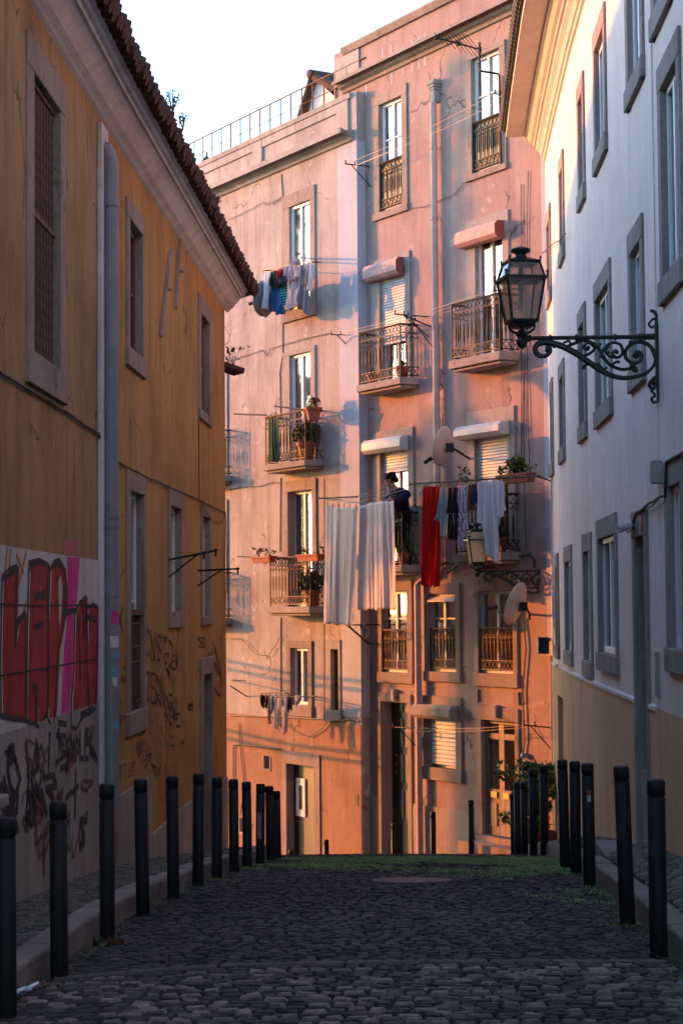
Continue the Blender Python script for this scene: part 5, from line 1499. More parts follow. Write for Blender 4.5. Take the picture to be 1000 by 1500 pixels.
# ================================================================== WASHING AND ITS LINES
# poles that reach out from the balconies
def pole(bld, pts, r=.014, mat='iron', name='drying_pole'):
    mb = MB(); mb.tube(pts, r, 6); return build(name, mb, M[mat], bld)
O1 = 1.05
pole(tower, [T.pt(467, 729, .03), P.pt(467.5, 730, O1), P.pt(523, 727.5, O1)])
pole(pink, [P.pt(600, 709, .0), P.pt(600, 709, .75), P.pt(790, 697, .75)], .016)
for px_ in (640, 785): pole(pink, [P.pt(px_ + 25, 706, .0), P.pt(px_, 706 if px_ < 700 else 697, .75)], .011)
t = new_root('clothesline', 'thin pale clotheslines carrying the two long white sheets', 'clothesline', P.pt(520, 735, O1))
for (a, b) in (((470, 735), (600, 711)), ((476, 742), (597, 716)), ((480, 733), (577, 709))):
    mb = MB(); A, B = P.pt(*a, O1), P.pt(*b, O1 - .3); mb.tube([A, (A + B) / 2 - Vector((0, 0, .05)), B], .005, 4); build('line', mb, M['line'], t)
SH = 'long white sheets on the line'
garment('bed_sheet', 'left hand white sheet reaching lowest of the two', 'bed sheet', P, [((478, 739), (524, 741), (475, 913), (516, 917))], 'sheet', SH,
        [(480, 739), (487, 740), (496, 741), (504, 741), (512, 741), (521, 741)], O1, 'peg_r', folds=3, amp=.022, nx=60, nz=40, sag=.03)
garment('bed_sheet', 'right hand white sheet held by the person on the balcony', 'bed sheet', P, [((527, 741), (577, 733), (526, 893), (582, 893))], 'sheet', SH,
        [(530, 738), (545, 734)], O1 - .08, 'peg_y', folds=3, amp=.026, nx=60, nz=40, sag=-.03)
W2 = 'clothes on the pink house line'
O2 = .75
kw = dict(group=W2, o=O2, nx=36, nz=26)
garment('towel', 'long bright red cloth hanging on the line', 'towel', P, [((619, 711), (644, 711), (616.5, 858), (643, 859))], 'redcloth', pegs=[(620, 711), (632, 711), (643, 711)], pegmat='peg_y', folds=4, amp=.045, **kw)
garment('shirt', 'grey blue short shirt hanging beside the red cloth', 'shirt', P, [((645, 713), (657, 713), (644, 786), (658, 788)), ((643, 716), (648, 716), (640, 761), (646, 764))], 'greyblue', pegs=[(646, 712), (656, 712)], pegmat='peg_r', folds=3, amp=.04, **kw)
garment('trousers', 'black trousers with orange seams on the line', 'trousers', P, [((657, 713), (671, 713), (657, 752), (671, 752)), ((657, 752), (663, 752), (656, 788), (663, 791)), ((664, 752), (671, 752), (664, 791), (671, 789))], 'blackcloth', pegs=[(658, 712), (669, 712)], pegmat='peg_r', folds=3, amp=.035, **kw)
garment('trousers', 'lilac patterned light trousers beside the black ones', 'trousers', P, [((671.5, 711), (684, 710), (671, 750), (685, 750)), ((671, 750), (677.5, 750), (671, 805), (677, 806)), ((678.5, 750), (685, 750), (679, 806), (686, 804))], 'patterncloth', pegs=[(672, 711), (683, 710)], pegmat='peg_y', folds=3, amp=.03, **kw)
garment('shorts', 'small brown shorts on the line', 'shorts', P, [((685, 709), (692, 709), (684.5, 745), (693, 747))], 'browncloth', pegs=[(686, 708)], folds=2, amp=.03, **kw)
garment('shorts', 'small navy shorts beside the brown ones', 'shorts', P, [((692, 708), (698, 707), (692, 738), (699, 736))], 'navycloth', pegs=[(695, 708)], folds=2, amp=.03, **kw)
garment('sheet', 'white pleated cloth hanging behind the lower wall lamp', 'sheet', P, [((698, 706), (724, 703), (698, 800), (727, 826))], 'whitecloth', pegs=[(700, 706), (712, 705), (723, 703)], folds=6, amp=.045, **kw)
garment('t_shirt', 'white t-shirt at the right end of the line', 't-shirt', P, [((725, 703), (735, 703), (725, 757), (737, 758)), ((733, 703), (738, 706), (735, 733), (740, 749))], 'whitecloth', pegs=[(727, 703), (734, 703)], folds=2, amp=.03, **kw)
garment('sock', 'tiny black cap hanging by the patterned trousers', 'cap', P, [((687, 768), (692, 766), (686, 779), (693, 778))], 'blackcloth', group=W2, o=O2 - .1, folds=1, amp=.02, nx=10, nz=8)
# tower: top window washing
O3 = .75
pole(tower, [T.pt(461, 379, .0), T.pt(440, 377, .55)], .02, 'white_paint'); 
t = new_root('clothesline', 'clothesline under the top window of the pale house', 'clothesline', T.pt(420, 395, O3))
for a, b in (((384, 396), (456, 383)), ((384, 399), (456, 387))):
    mb = MB(); mb.tube([T.pt(*a, O3), T.pt(*b, O3)], .006, 4); build('line', mb, M['line'], t)
pole(tower, [T.pt(466, 384, .0), T.pt(455, 384, O3)], .014); pole(tower, [T.pt(414, 396, .0), T.pt(386, 396, O3)], .014)
W3 = 'clothes under the top window of the pale house'
kw = dict(group=W3, o=O3, nx=26, nz=18)
garment('towel', 'pale lilac towel at the left end beside the grey dish', 'towel', T, [((384, 399), (398, 398), (382, 452), (390, 452))], 'whitecloth', pegs=[(386, 399)], folds=2, amp=.04, **kw)
garment('shirt', 'black top hanging third from the left under the top window', 'shirt', T, [((398, 397), (411, 395), (398, 420), (411, 421))], 'blackcloth', pegs=[(400, 397)], folds=3, amp=.04, **kw)
kb = dict(kw); kb['o'] = O3 - .12
garment('skirt', 'blue denim skirt hanging behind the black top', 'skirt', T, [((400, 408), (413, 404), (396, 458), (415, 449)), ((406, 440), (415, 438), (407, 461), (416, 459))], 'bluecloth', folds=3, amp=.05, **kb)
garment('shirt', 'dark red and black top in the middle of the upper washing', 'shirt', T, [((411, 393), (420, 390), (411, 416), (421, 414))], 'navycloth', pegs=[(413, 393)], folds=2, amp=.04, **kw)
garment('vest', 'small red vest between the dark tops', 'vest', T, [((408, 394), (412, 393), (407, 405), (411, 404))], 'redcloth', folds=1, amp=.02, group=W3, o=O3 + .05, nx=8, nz=8)
garment('shorts', 'turquoise striped shorts in the upper washing', 'shorts', T, [((411, 414), (420, 413), (411, 444), (415.5, 446)), ((415, 413), (421, 412), (417, 443), (421, 441))], 'stripecloth', folds=2, amp=.03, **kb)
garment('shirt', 'white long sleeved shirt highest on the upper line', 'shirt', T, [((421, 388), (438, 380), (422, 412), (437, 406)), ((430, 378), (436, 378), (425, 388), (438, 386)), ((419, 390), (423, 389), (419, 404), (423, 403))], 'pinkcloth', pegs=[(423, 388), (436, 382)], folds=4, amp=.05, **kw)
garment('trousers', 'white trousers hanging below the white shirt', 'trousers', T, [((424, 404), (437, 402), (423, 425), (437, 424)), ((422, 424), (428, 424), (420, 450), (425, 451)), ((432, 424), (437, 423), (434, 448), (438, 446))], 'whitecloth', folds=2, amp=.04, **kb)
garment('trousers', 'long grey trousers in the upper washing', 'trousers', T, [((438.5, 389), (452, 385), (438, 420), (451, 420)), ((437.5, 420), (444, 420), (437, 452), (442, 453)), ((444, 420), (451, 420), (445, 457), (452, 461))], 'greycloth', pegs=[(440, 388), (450, 386)], folds=3, amp=.04, **kw)
garment('t_shirt', 'light t-shirt at the right end of the upper washing', 't-shirt', T, [((450, 384), (457, 382), (450, 424), (455, 426)), ((447.5, 387), (451, 384), (448, 394), (451, 393)), ((455, 383), (458, 387), (455, 405), (458.5, 408))], 'whitecloth', pegs=[(452, 384)], folds=2, amp=.03, **kw)
# small washing under the low tower window
O4 = .6
pole(tower, [T.pt(461, 1020, .0), T.pt(461, 1020, O4), T.pt(400, 1021, O4)]); pole(tower, [T.pt(418, 1015, .0), T.pt(418, 1015, O4 + .1), T.pt(383, 1016, O4 + .1)], .011)
W4 = 'small washing under the low tower window'
for x0, x1, y1, mt, lb, nm in ((382, 389, 1036, 'blackcloth', 'small black sock at the left end of the low washing', 'sock'), (389, 394.5, 1037, 'browncloth', 'small brown cloth beside the black sock', 'cloth'), (395, 403, 1044, 'greyblue', 'pale blue slip in the low washing', 'underwear'),
                               (404, 411, 1066, 'whitecloth', 'long pale stockings hanging lowest in the low washing', 'stockings'), (412, 417, 1035, 'whitecloth', 'small white cloth in the middle of the low washing', 'cloth'), (416, 421.5, 1074, 'whitecloth', 'second pair of pale stockings right of the first', 'stockings'),
                               (422, 429, 1041, 'navycloth', 'small blue dotted cloth in the low washing', 'cloth'), (432, 439, 1034, 'whitecloth', 'tiny white cloth at the right end of the low washing', 'cloth'), (393, 397, 1060, 'pinkcloth', 'thin pink ribbon left of the stockings', 'ribbon')):
    garment(nm, lb, 'laundry', T, [((x0, 1017), (x1, 1018), (x0 + .5, y1), (x1 - .8, y1 - 2))], mt, W4, [(x0 + 1, 1017)], O4, random.choice(('peg_r', 'peg_y')), folds=2, amp=.03, nx=12, nz=16, ragged=.03)
# pole with a dark sock between the two houses
pole(tower, [P.pt(556, 915, .0), P.pt(517, 915.5, .6)]); pole(tower, [P.pt(558, 943, .0), P.pt(540, 943, .1), P.pt(510, 917, .6)], .018)
garment('sock', 'dark blue sock hanging alone between the two houses', 'sock', P, [((528, 912), (537, 911), (529, 924), (536, 924)), ((530, 923), (537, 923), (532, 937), (539, 935))], 'navycloth', None, [(532, 912)], .45, folds=1, amp=.02, nx=10, nz=8)
# olive cloth on the railing of the middle tower balcony
garment('towel', 'olive green towel hanging over the middle tower balcony railing', 'towel', T, [((393, 613), (409, 610), (395, 677), (411, 675))], 'greencloth', None, [(397, 612)], .47, folds=3, amp=.025, nx=24, nz=20)
# bare poles and line brackets
pole(tower, [T.pt(390, 608, .42), T.pt(343, 606.5, .42)], .018); pole(tower, [T.pt(447, 600, .42), T.pt(402, 595, .42)], .018)
pole(tower, [T.pt(395, 817, .42), T.pt(348, 815, .42)], .014)
pole(tower, [T.pt(340, 996, .0), T.pt(340, 996, .5), T.pt(360, 997, .5)], .012); pole(tower, [T.pt(361, 1020, .0), T.pt(338, 1005, .5)], .012)
# pink house brackets with their lines
def bracket(bld, a, o, b2, r=.012):
    mb = MB(); A = P.pt(*a, .0); B = P.pt(*b2, o)
    mb.tube([A, B], r, 6); mb.tube([A - Vector((0, 0, .35)), A + (B - A) * .75], r * .8, 5)
    for t in (.6, .97): q = A + (B - A) * t; mb.tube([q, q + Vector((0, 0, .07))], r, 5)
    return build('line_bracket', mb, M['iron'], bld)
bracket(pink, (541, 244), .55, (505, 240)); bracket(pink, (749, 141), .4, (724, 137)); bracket(pink, (628, 464), .5, (577, 460)); bracket(pink, (634, 480), .5, (590, 461))
bracket(pink, (521, 491), .45, (484, 490)); bracket(pink, (612, 1066), .4, (574, 1066)); bracket(pink, (808, 1066), .4, (766, 1062)); bracket(pink, (765, 422), .4, (722, 426))
def lines(label, sets, r=.004):
    t = new_root('clothesline', label, 'clothesline', P.pt(*sets[0][0]))
    for a, b in sets:
        A, B = P.pt(*a), P.pt(*b); mb = MB()
        mb.tube([A, A.lerp(B, .33) - Vector((0, 0, .04)), A.lerp(B, .66) - Vector((0, 0, .04)), B], r, 4); build('line', mb, M['line'], t)
lines('thin empty lines between the two top windows of the pink house', [((506, 241, .5), (724, 138, .38)), ((520, 243, .4), (735, 140, .3)), ((512, 246, .45), (730, 150, .35))])
lines('thin empty lines between the two upper balconies of the pink house', [((487, 490, .4), (722, 425, .38)), ((497, 492, .35), (730, 428, .3)), ((510, 493, .3), (740, 430, .25))])
lines('thin empty lines above the shuttered ground floor window', [((578, 1065, .38), (767, 1062, .35)), ((590, 1070, .3), (775, 1065, .3))])

# ================================================================== PERSON leaning out over the balcony
zf = b5p[3]
hd = P.inv(571.5, 704, .62); hn = P.inv(569, 733, .86)
ub_ = P.inv(588, 780, .12)[0]
def B_(u, o, z): return P.w(u, o, z)
hip = (ub_, .10, zf + .84)
neck = (hd[0] + .07, .54, hd[1] - .17)
sl = (neck[0] - .17, .50, neck[2] - .07); sr = (neck[0] + .19, .46, neck[2] - .08)
chest = ((neck[0] + ub_) / 2 + .02, .33, (neck[2] + hip[2]) / 2 + .03)
head = (hd[0], .62, hd[1])
hl = (hn[0] - .03, .88, hn[1] + .0); hr = (hn[0] + .07, .84, hn[1] + .015)
el = (sl[0] - .10, .66, (sl[2] + hl[2]) / 2 - .10); er_ = (sr[0] + .02, .70, (sr[2] + hr[2]) / 2 - .09)
person = new_root('person', 'dark haired person in navy jacket leaning over the balcony pegging a sheet', 'person', P.w(ub_, .1, zf))
def lerp3(a, b, t): return tuple(a[i] + (b[i] - a[i]) * t for i in range(3))
def limb(mb, pts, rs, n=10):
    for (a, b, ra, rb) in zip(pts, pts[1:], rs, rs[1:]): mb.capsule(B_(*a), B_(*b), ra, rb, n)
def fused(name, mb, mat, parent, vox, sm=3):
    o = build(name, mb, mat, parent, recalc=True)
    r = o.modifiers.new('fuse', 'REMESH'); r.mode = 'VOXEL'; r.voxel_size = vox; r.use_smooth_shade = True
    s = o.modifiers.new('soften', 'SMOOTH'); s.factor = .5; s.iterations = sm
    return o
bd = MB()
limb(bd, [hip, lerp3(hip, chest, .5), chest, lerp3(chest, neck, .7), neck], [.14, .125, .14, .12, .055])
limb(bd, [neck, (head[0] + .01, head[1] - .02, head[2] - .07)], [.052, .055])
# head: skull, jaw, nose, brow, ears
H = Vector(B_(*head)); fwd_ = (Vector(B_(head[0] - .06, head[1] + .12, head[2] - .055)) - H).normalized()
up_ = Vector((0, 0, 1)); up_ = (up_ - fwd_ * up_.dot(fwd_)).normalized(); sd_ = fwd_.cross(up_)
def HH(a, b, c): return H + sd_ * a + fwd_ * b + up_ * c
bd.ball(HH(0, -.012, .022), .088, 16, (.88, 1.0, 1.0)); bd.ball(HH(0, .022, -.03), .062, 14, (.95, 1, 1.1)); bd.ball(HH(0, .045, -.075), .036, 10)
bd.capsule(HH(0, .088, .012), HH(0, .108, -.022), .010, .014, 8); bd.capsule(HH(-.03, .078, .025), HH(.03, .078, .025), .013, .013, 8)
bd.capsule(HH(-.018, .083, -.05), HH(.018, .083, -.05), .009, .009, 8)
for s in (-1, 1): bd.ball(HH(.08 * s, -.01, -.005), .024, 8, (.5, 1, 1.2)); bd.ball(HH(.034 * s, .06, -.02), .024, 8)
limb(bd, [sl, el, hl], [.05, .040, .029]); limb(bd, [sr, er_, hr], [.05, .040, .029])
for (h_, e_, s) in ((hl, el, 1), (hr, er_, -1)):
    pd = Vector(B_(*h_)) - Vector(B_(*e_)); pd.normalize(); sd = pd.cross(Vector((0, 0, 1))).normalized(); dn = sd.cross(pd)
    p0 = Vector(B_(*h_)); pc = p0 + pd * .055
    bd.capsule(p0 + sd * .018, pc + sd * .024, .020, .017, 8); bd.capsule(p0 - sd * .018, pc - sd * .024, .020, .017, 8)
    for f in range(4):
        b0 = pc + sd * (.030 - .020 * f) + pd * .012; l = (.062, .07, .066, .052)[f]
        sg = -1 if dn.z > 0 else 1
        j1 = b0 + pd * l * .5 + dn * sg * .012; j2 = j1 + pd * l * .22 + dn * sg * .03; j3 = j2 - pd * .008 + dn * sg * .022
        bd.capsule(b0, j1, .0095, .0088, 6); bd.capsule(j1, j2, .0088, .008, 6); bd.capsule(j2, j3, .008, .007, 6)
    th = p0 + sd * (.034 * s) + pd * .015
    bd.capsule(th, th + sd * (.022 * s) + pd * .03, .012, .0105, 6); bd.capsule(th + sd * (.022 * s) + pd * .03, th + sd * (.008 * s) + pd * .062, .0105, .0085, 6)
for s in (-1, 1):
    hp = (hip[0] + .085 * s, hip[1], hip[2] - .04); kn = (hip[0] + .10 * s, .13, zf + .46); an = (hip[0] + .11 * s, .06, zf + .09)
    limb(bd, [hp, kn, an], [.085, .058, .042]); limb(bd, [an, (an[0], .20, zf + .04)], [.042, .036])
body = fused('body', bd, M['skin'], person, .006, 2)
jk = MB()
limb(jk, [(hip[0], hip[1], hip[2] + .02), lerp3(hip, chest, .5), chest, lerp3(chest, neck, .6), lerp3(chest, neck, .86)], [.162, .148, .163, .145, .085])
limb(jk, [lerp3(neck, sl, .3), sl, el, lerp3(el, hl, .80)], [.085, .075, .058, .046]); limb(jk, [lerp3(neck, sr, .3), sr, er_, lerp3(er_, hr, .80)], [.085, .075, .058, .046])
fused('jacket', jk, M['navy'], person, .012)
tr = MB()
limb(tr, [(hip[0] - .05, hip[1], hip[2]), (hip[0] + .05, hip[1], hip[2])], [.145, .145])
for s in (-1, 1):
    hp = (hip[0] + .085 * s, hip[1], hip[2] - .04); kn = (hip[0] + .10 * s, .13, zf + .46); an = (hip[0] + .11 * s, .06, zf + .11)
    limb(tr, [hp, kn, an], [.105, .076, .062])
fused('trousers', tr, M['darkcloth'], person, .012)
for s in (-1, 1):
    sh = MB(); a = (hip[0] + .11 * s, .04, zf + .05); limb(sh, [a, (a[0], .20, zf + .042)], [.052, .042]); fused('shoe', sh, M['darkcloth'], person, .010)
hr_ = MB()
hr_.ball(HH(0, -.035, .05), .098, 16, (.98, 1.0, .95)); hr_.ball(HH(-.05, .02, .075), .05, 10); hr_.ball(HH(.045, .025, .08), .052, 10); hr_.ball(HH(0, .04, .09), .045, 10)
for _ in range(16):
    a = random.random() * 6.28; hr_.ball(HH(.085 * math.cos(a), -.03 + .07 * math.sin(a), random.uniform(.02, .10)), random.uniform(.025, .04), 8)
for s in (-1, 1): hr_.ball(HH(.083 * s, -.02, .0), .032, 8, (.6, 1, 1.6))
hr_.ball(HH(0, -.085, -.02), .06, 10)
fused('hair', hr_, M['hair'], person, .009, 2)
for s in (-1, 1):
    e = MB(); e.ball(HH(.032 * s, .083, .004), .011, 8, (1.2, .5, .7)); build('eye', e, M['hair'], person, smooth=True)
e = MB(); e.tube([HH(-.02, .089, -.05), HH(0, .093, -.052), HH(.02, .089, -.05)], [.002, .0045, .002], 6); build('lips', e, plain('lips', (.22, .07, .06), .5), person)
sh = MB(); sh.capsule(B_(*lerp3(chest, neck, .62)) + fwd_ * .12, B_(*lerp3(chest, neck, .2)) + fwd_ * .135, .045, .05, 10); fused('shirt_front', sh, M['greyblue'], person, .01)

# ================================================================== DISHES, AERIAL
def dish(name, label, c, facing, r, rim_mat, S, wall_px, grp='satellite dishes', arm=True, feed=None):
    c = Vector(c); f = Vector(facing).normalized()
    q = Vector((0, 0, 1)).rotation_difference(f).to_matrix()
    t = new_root(name, label, 'satellite dish', c, grp)
    mb = MB(); prof = []
    for i in range(9): s = i / 8; prof.append((max(.002, r * s), .16 * r * s * s * 1.6))
    for i in range(8, -1, -1): s = i / 8; prof.append((max(.002, r * s), .16 * r * s * s * 1.6 - .012))
    mb.lathe(c, prof, 28, q @ Matrix.Diagonal((.94, 1.0, 1)))
    build('reflector', mb, M[rim_mat], t, smooth=True)
    mb = MB(); ft = c + f * r * 1.15 + q @ Vector((0, 0, 0)) - Vector((0, 0, r * .55))
    if feed: ft = Vector(feed)
    low = c - Vector((0, 0, r * .98)) + f * r * .2
    mb.tube([c - Vector((0, 0, r * .9)), low, ft], .011, 6); build('feed_arm', mb, M['pipe'], t)
    mb = MB(); dd = (c - ft).normalized(); mb.tube([ft - dd * .08, ft + dd * .03, ft + dd * .07], [.03, .033, .04], 8); build('feed_horn', mb, M['iron'], t)
    mb = MB(); w0 = S.pt(*wall_px, .0); bk = c - f * .05; mb.tube([bk, bk - f * .06, Vector((w0.x, w0.y, bk.z - .12)), w0], .02, 6)
    mb.abox(bk.x - .06, bk.x + .06, bk.y - .06, bk.y + .06, bk.z - .07, bk.z + .07); build('mount', mb, M['iron'], t)
    return t
dish('satellite_dish', 'cream satellite dish on the wall above the red cloth', P.pt(654.5, 655, .75), (-.86, .50, .24), .34, 'dish', P, (688, 677), feed=P.pt(627, 674, .95))
dish('satellite_dish', 'cream satellite dish beneath the lower wall lamp bracket', P.pt(761.5, 887, .6), (-.84, .45, .36), .36, 'dish', P, (775, 908), feed=P.pt(721, 890, .75))
dish('satellite_dish', 'dark grey satellite dish among the upper washing', T.pt(392.5, 438, .6), (-.80, .56, .22), .36, 'dish_dark', T, (416, 452), feed=T.pt(370, 444, .75))
mb = MB(); ar = new_root('tv_aerial', 'television aerial on a bent mast beside the right top window', 'aerial', P.pt(733, 238, .1))
mb.tube([P.pt(733, 240, .05), P.pt(731, 112, .06), P.pt(729, 108, .1), P.pt(703, 104, .45), P.pt(702, 100, .45), P.pt(702, 62, .45)], .018, 7); build('mast', mb, M['iron'], ar)
mb = MB(); A, B = P.pt(639, 55, .9), P.pt(704, 73, .4); mb.tube([A, B], .014, 6)
for i in range(9):
    q = A.lerp(B, .06 + i * .11); L_ = .16 + .03 * i; v = Vector((.35, .5, -.25)).normalized(); mb.tube([q - v * L_, q + v * L_], .005, 4)
for t_ in (.0, .5, .97): q = A.lerp(B, t_); mb.abox(q.x - .03, q.x + .03, q.y - .03, q.y + .03, q.z - .03, q.z + .03)
build('boom', mb, M['iron'], ar)

# ================================================================== POTS AND PLANTS
planter('window_box', 'terracotta window box with sparse red stems at the left of the low tower balcony', T, (373, 816), (400, 816), .55, .12, .16, 40, .06, [(.12, .04, .03), (.05, .07, .03), (.16, .06, .04)], .16)
planter('window_box', 'terracotta window box on the right of the low tower balcony railing', T, (439, 813), (470, 813), .42, .13, .16, 24, .06, [(.12, .04, .03), (.05, .07, .03)], .14)
planter('window_box', 'red window box with a yellow green plant right of the washing', P, (733, 697), (778, 692), .48, .14, .18, 60, .06, [(.05, .08, .02), (.10, .12, .02), (.16, .14, .02)], .14)
q = P.pt(756, 693, .48)
t = new_root('potted_plant', 'yellow green bushy plant growing above the red window box', 'plant', q)
mb = MB()
for k in range(8): mb.tube([q, q + Vector((random.uniform(-.12, .12), random.uniform(-.12, .12), random.uniform(.08, .22)))], .006, 4)
build('stem', mb, M['rust_iron'], t); leaves('foliage', blob_pts(q + Vector((0, 0, .14)), .17, 190, (1, 1, .8)), .06, t, [(.07, .11, .02), (.12, .14, .025), (.18, .15, .02)])
terracotta_pot('flower_pot', 'terracotta pot with green plant on the corner of the middle tower balcony railing', tuple(T.pt(459, 616, .36)), .15, .24, .12, 70, .06, [(.05, .09, .02), (.14, .10, .02), (.2, .11, .02)])
terracotta_pot('flower_pot', 'large dark pot with bushy green plant inside the middle tower balcony', (T.w(b2[2] - .25, .24, b2[3])), .17, .34, .25, 240, .075, None or LEAF)
terracotta_pot('flower_pot', 'small pot with a thin plant at the left end of the middle tower balcony', T.w(b2[1] + .12, .24, b2[3] + .66), .07, .2, .10, 50, .05)
terracotta_pot('flower_pot', 'pot with long leaved green plant inside the low tower balcony', T.w(b3[2] - .22, .24, b3[3]), .15, .3, .24, 160, .10)
terracotta_pot('flower_pot', 'small terracotta pot at the left inside the upper pink balcony', P.w(b3p[1] + .35, .26, b3p[3]), .11, .16, .07, 40, .05)
terracotta_pot('flower_pot', 'small terracotta pot at the right inside the upper pink balcony', P.w(b3p[2] - .15, .26, b3p[3]), .12, .2, .06, 30, .05)
terracotta_pot('flower_pot', 'flower pot on the balcony floor beside the person', P.w(b5p[2] - .15, .24, b5p[3]), .11, .2, .12, 90, .06)
terracotta_pot('flower_pot', 'flower pot on the balcony floor behind the white t-shirt', P.w(b6p[2] - .25, .22, b6p[3]), .12, .24, .13, 80, .06)
terracotta_pot('flower_pot', 'flower pot standing in the middle of the balcony behind the washing', P.w((b6p[1] + b6p[2]) / 2, .2, b6p[3]), .12, .22, .16, 90, .06)
q = P.pt(681, 700, .5)
t = new_root('potted_plant', 'thin upright sprig above the middle of the washing line', 'plant', q - Vector((0, 0, .1)))
mb = MB(); mb.tube([q - Vector((0, 0, .1)), q + Vector((-.08, 0, .17))], .007, 4); build('stem', mb, M['rust_iron'], t)
leaves('foliage', [q + Vector((random.uniform(-.10, .08), random.gauss(0, .03), random.uniform(-.08, .18))) for _ in range(34)], .05, t)
# leafy shrub in pots by the white house corner
q = Vector((R.pt(800, 1180, .45))); q.y = 27.85; q.x = wallx(R, 27.85) - .34; q.z = right_pave(q.x, q.y)
t = new_root('shrub', 'sunlit leafy green shrub in pots beside the corner of the white house', 'shrub', q)
pts = []
for _ in range(54):
    c = q + Vector((random.gauss(-.02, .17), random.gauss(0, .17), .25 + random.random() * .95)); pts += blob_pts(c, random.uniform(.08, .15), 34)
leaves('foliage', pts, .07, t, [(.09, .16, .03), (.14, .21, .04), (.07, .11, .025), (.22, .22, .04)])
mb = MB()
for k in range(9): mb.tube([q + Vector((random.uniform(-.08, .08), random.uniform(-.08, .08), .2)), q + Vector((random.gauss(0, .12), random.gauss(0, .12), .6)), q + Vector((random.gauss(0, .22), random.gauss(0, .2), random.uniform(.8, 1.25)))], [.014, .010, .004], 5)
build('stem', mb, M['rust_iron'], t)
for dx, dy in ((0, 0), (.22, -.2), (-.05, -.3)):
    mb = MB(); mb.lathe(q + Vector((dx, dy, 0)), [(.10, 0), (.135, .2), (.15, .2), (.15, .25), (.12, .25), (.12, .22)], 14); build('pot', mb, M['pot'], t)

# ================================================================== LITTER, COVER PLATE
d = ray(40, 1462); t_ = 7.0
while CAM.z + d.z * t_ > camber(d.x * t_, d.y * t_): t_ += .01
q = CAM + d * t_
for k, (off, ang, lb) in enumerate((((.0, .06, .035), 1.0, 'crushed clear plastic cup lying farther from the nearest left bollard'), ((-.05, -.04, .035), .7, 'clear plastic cup lying at the foot of the nearest left bollard'))):
    c = q + Vector(off); T3 = Matrix.Rotation(ang, 3, 'Z') @ Matrix.Rotation(PI / 2 - .12, 3, 'Y') @ Matrix.Diagonal((.7, 1, 1))
    t = MB(); t.lathe(c, [(.025, -.055), (.028, -.05), (.034, .03), (.036, .05), (.034, .052), (.031, .03), (.025, -.045)], 14, T3)
    o = build('plastic_cup', t, M['plastic'], None, smooth=True, loc=c); tag(o, lb, 'cup', 'discarded plastic cups')
d = ray(155, 1384); t_ = 7.0
while CAM.z + d.z * t_ > camber(d.x * t_, d.y * t_): t_ += .01
q = CAM + d * t_
tag(leaves('fallen_leaves', [q + Vector((random.gauss(0, .05), random.gauss(0, .04), .012 + random.random() * .012)) for _ in range(9)], .05, None, [(.16, .05, .02), (.10, .04, .02)], loc=q, up=3), 'few reddish dead leaves at the foot of the third left bollard', 'leaves')
y = 15.3; cx = .55
mb = MB(); vs = []
mb.lathe((cx, y, 0), [(.33, -.03), (.33, .0), (.32, .008), (.30, .008)], 28)
for v in mb.v: v.z += camber(v.x, v.y) + .006
for i in range(5):
    for s in (-1, 1): pass
tag(build('manhole_cover', mb, plain('worn_manhole_iron', (.09, .07, .062), .6, .2, .4, 20, .4), None, loc=(cx, y, camber(cx, y))), 'round worn manhole cover set in the cobbles near the crest', 'manhole cover')

# ================================================================== SKY AND SUN
EL, = (math.radians(8.5),)
ts = Vector((-.82, .57, 0)).normalized() * math.cos(EL) + Vector((0, 0, math.sin(EL)))

# ================================================================== UNSEEN TREES, HOUSE AND CABLES added beyond the ochre house to shade the far houses
def shade_tree(name, label, target, dist, clumps, crown, nleaf, leaf, cl=(.25, .45), grp='added shade trees beyond the ochre house'):
    c = Vector(target) + ts * dist
    g = G(c.y) - .1
    t = new_root(name, label, 'tree', (c.x, c.y, g), grp)  # added tree, set back along the sun ray so its crown shades the target
    mb = MB(); base = Vector((c.x, c.y, g))
    top = c + Vector((0, 0, crown[2] * .3))
    mb.tube([base, base.lerp(top, .4) + Vector((.12, -.1, 0)), base.lerp(top, .75), top], [.22, .17, .11, .04], 9)
    cents = []
    for k in range(clumps):
        v = Vector((random.uniform(-1, 1) * crown[0], random.uniform(-1, 1) * crown[1], random.uniform(-1, 1) * crown[2]))
        if (v.x / crown[0]) ** 2 + (v.y / crown[1]) ** 2 + (v.z / crown[2]) ** 2 > 1: v *= .7
        q = c + v; cents.append(q)
        a = base.lerp(top, max(.3, min(.95, (q.z - base.z) / (top.z - base.z) - .15)))
        mb.tube([a, a.lerp(q, .5) + Vector((0, 0, .1)), q], [.05, .03, .008], 5)
    build('trunk', mb, M['brown_wood'], t)
    pts = []
    for q in cents: pts += blob_pts(q, random.uniform(*cl), nleaf)
    leaves('crown', pts, leaf, t)
    return t
shade_tree('added_shade_tree', 'unseen broad leafy tree added down the side street to shade the pink house', P.pt(690, 712), 24, 38, (.8, .8, 1.3), 50, .15)
shade_tree('added_shade_tree', 'unseen tall narrow tree added farthest down the side street for its shade', P.pt(672, 300), 27, 34, (.14, .14, 3.0), 26, .12, (.10, .22))
nb = new_root('added_neighbour_house', 'unseen plain house added down the side street to block low sky light', 'house', (-18, 31, G(34)))  # unseen house, added to cut the skylight on the far facades
SW = Poly([(-13, 25), (-13, 38)]); SN = Poly([(-13, 38), (-25, 38)])
mb = MB(); mb.abox(-25, -13, 25, 38, -6, 9.2); build('wall', mb, M['panel'], nb)
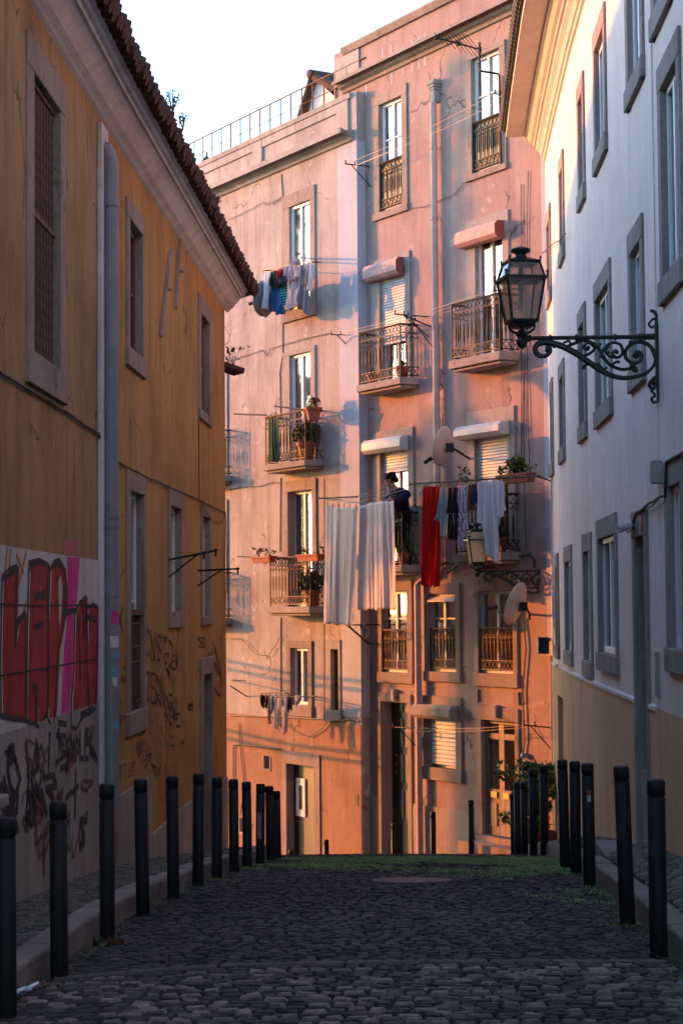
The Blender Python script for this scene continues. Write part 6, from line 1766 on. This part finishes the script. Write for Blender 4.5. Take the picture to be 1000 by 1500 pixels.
mb = MB(); mb.add([(-25.4, 24.6, 9.22), (-12.6, 24.6, 9.22), (-12.6, 38.4, 9.22), (-25.4, 38.4, 9.22), (-19, 29, 11.4), (-19, 34, 11.4)], [(0, 1, 4), (1, 2, 5, 4), (2, 3, 5), (3, 0, 4, 5), (3, 2, 1, 0)]); build('roof', mb, M['terracotta'], nb)
for S_ in (SW, SN):
    for k in range(3):
        for z_ in (-1.5, 2.0, 5.5):
            u_ = 2.0 + k * 3.8; mb = MB(); mb.box(S_, u_ - .12, u_ + 1.12, -.02, .05, z_ - .12, z_ + 1.92); mb.cur = 1; mb.box(S_, u_, u_ + 1, .0, .06, z_, z_ + 1.8); build('window', mb, [M['stone'], M['brown_wood']], nb)
for (a, b, lb) in (((335, 980), (532, 1012), 'upper'), ((335, 1082), (532, 1118), 'lower')):  # unseen cables, added to draw thin shadow lines on the tower
    A = T.pt(*a) + ts * 9.2; B = T.pt(*b) + ts * 9.2
    t = new_root('added_utility_pole', lb + ' pair of unseen overhead cables added on wooden poles to cast line shadows', 'utility pole', (A.x, A.y, G(A.y)))
    for q in (A, B):
        mb = MB(); e = (A - B).normalized() * (.3 if q is A else -.3); qq = q + e; mb.tube([Vector((qq.x, qq.y, G(qq.y) - .3)), qq + Vector((0, 0, .25))], [.09, .06], 8); build('post', mb, M['brown_wood'], t)
    for dz in (0, .16):
        mb = MB(); mb.tube([A + Vector((0, 0, dz)), A.lerp(B, .5) + Vector((0, 0, dz - .06)), B + Vector((0, 0, dz))], .035, 6); build('added_overhead_cable', mb, M['cable'], t)
w = bpy.data.worlds.new('World'); SC.world = w; w.use_nodes = True
nt = w.node_tree; bg = nt.nodes['Background']
sk = nt.nodes.new('ShaderNodeTexSky'); sk.sky_type = 'NISHITA'; sk.sun_disc = False
sk.sun_elevation = EL; sk.sun_rotation = math.atan2(ts.x, ts.y)
sk.altitude = 50; sk.air_density = 1.0; sk.dust_density = .8; sk.ozone_density = 2.7
nt.links.new(sk.outputs[0], bg.inputs[0]); bg.inputs[1].default_value = .2
sl_ = bpy.data.lights.new('sun', 'SUN'); sl_.energy = 2.0; sl_.angle = math.radians(.5); sl_.color = (.98, .245, .02)
so = bpy.data.objects.new('sun', sl_); COL.objects.link(so)
so.rotation_euler = ts.to_track_quat('Z', 'Y').to_euler(); so.location = (-30, 30, 20)
SC.view_settings.view_transform = 'Standard'; SC.view_settings.look = 'None'; SC.view_settings.gamma = 1
SC.view_settings.exposure = 2.3
SC.render.engine = 'CYCLES'
SC.cycles.max_bounces = 8; SC.cycles.transparent_max_bounces = 16
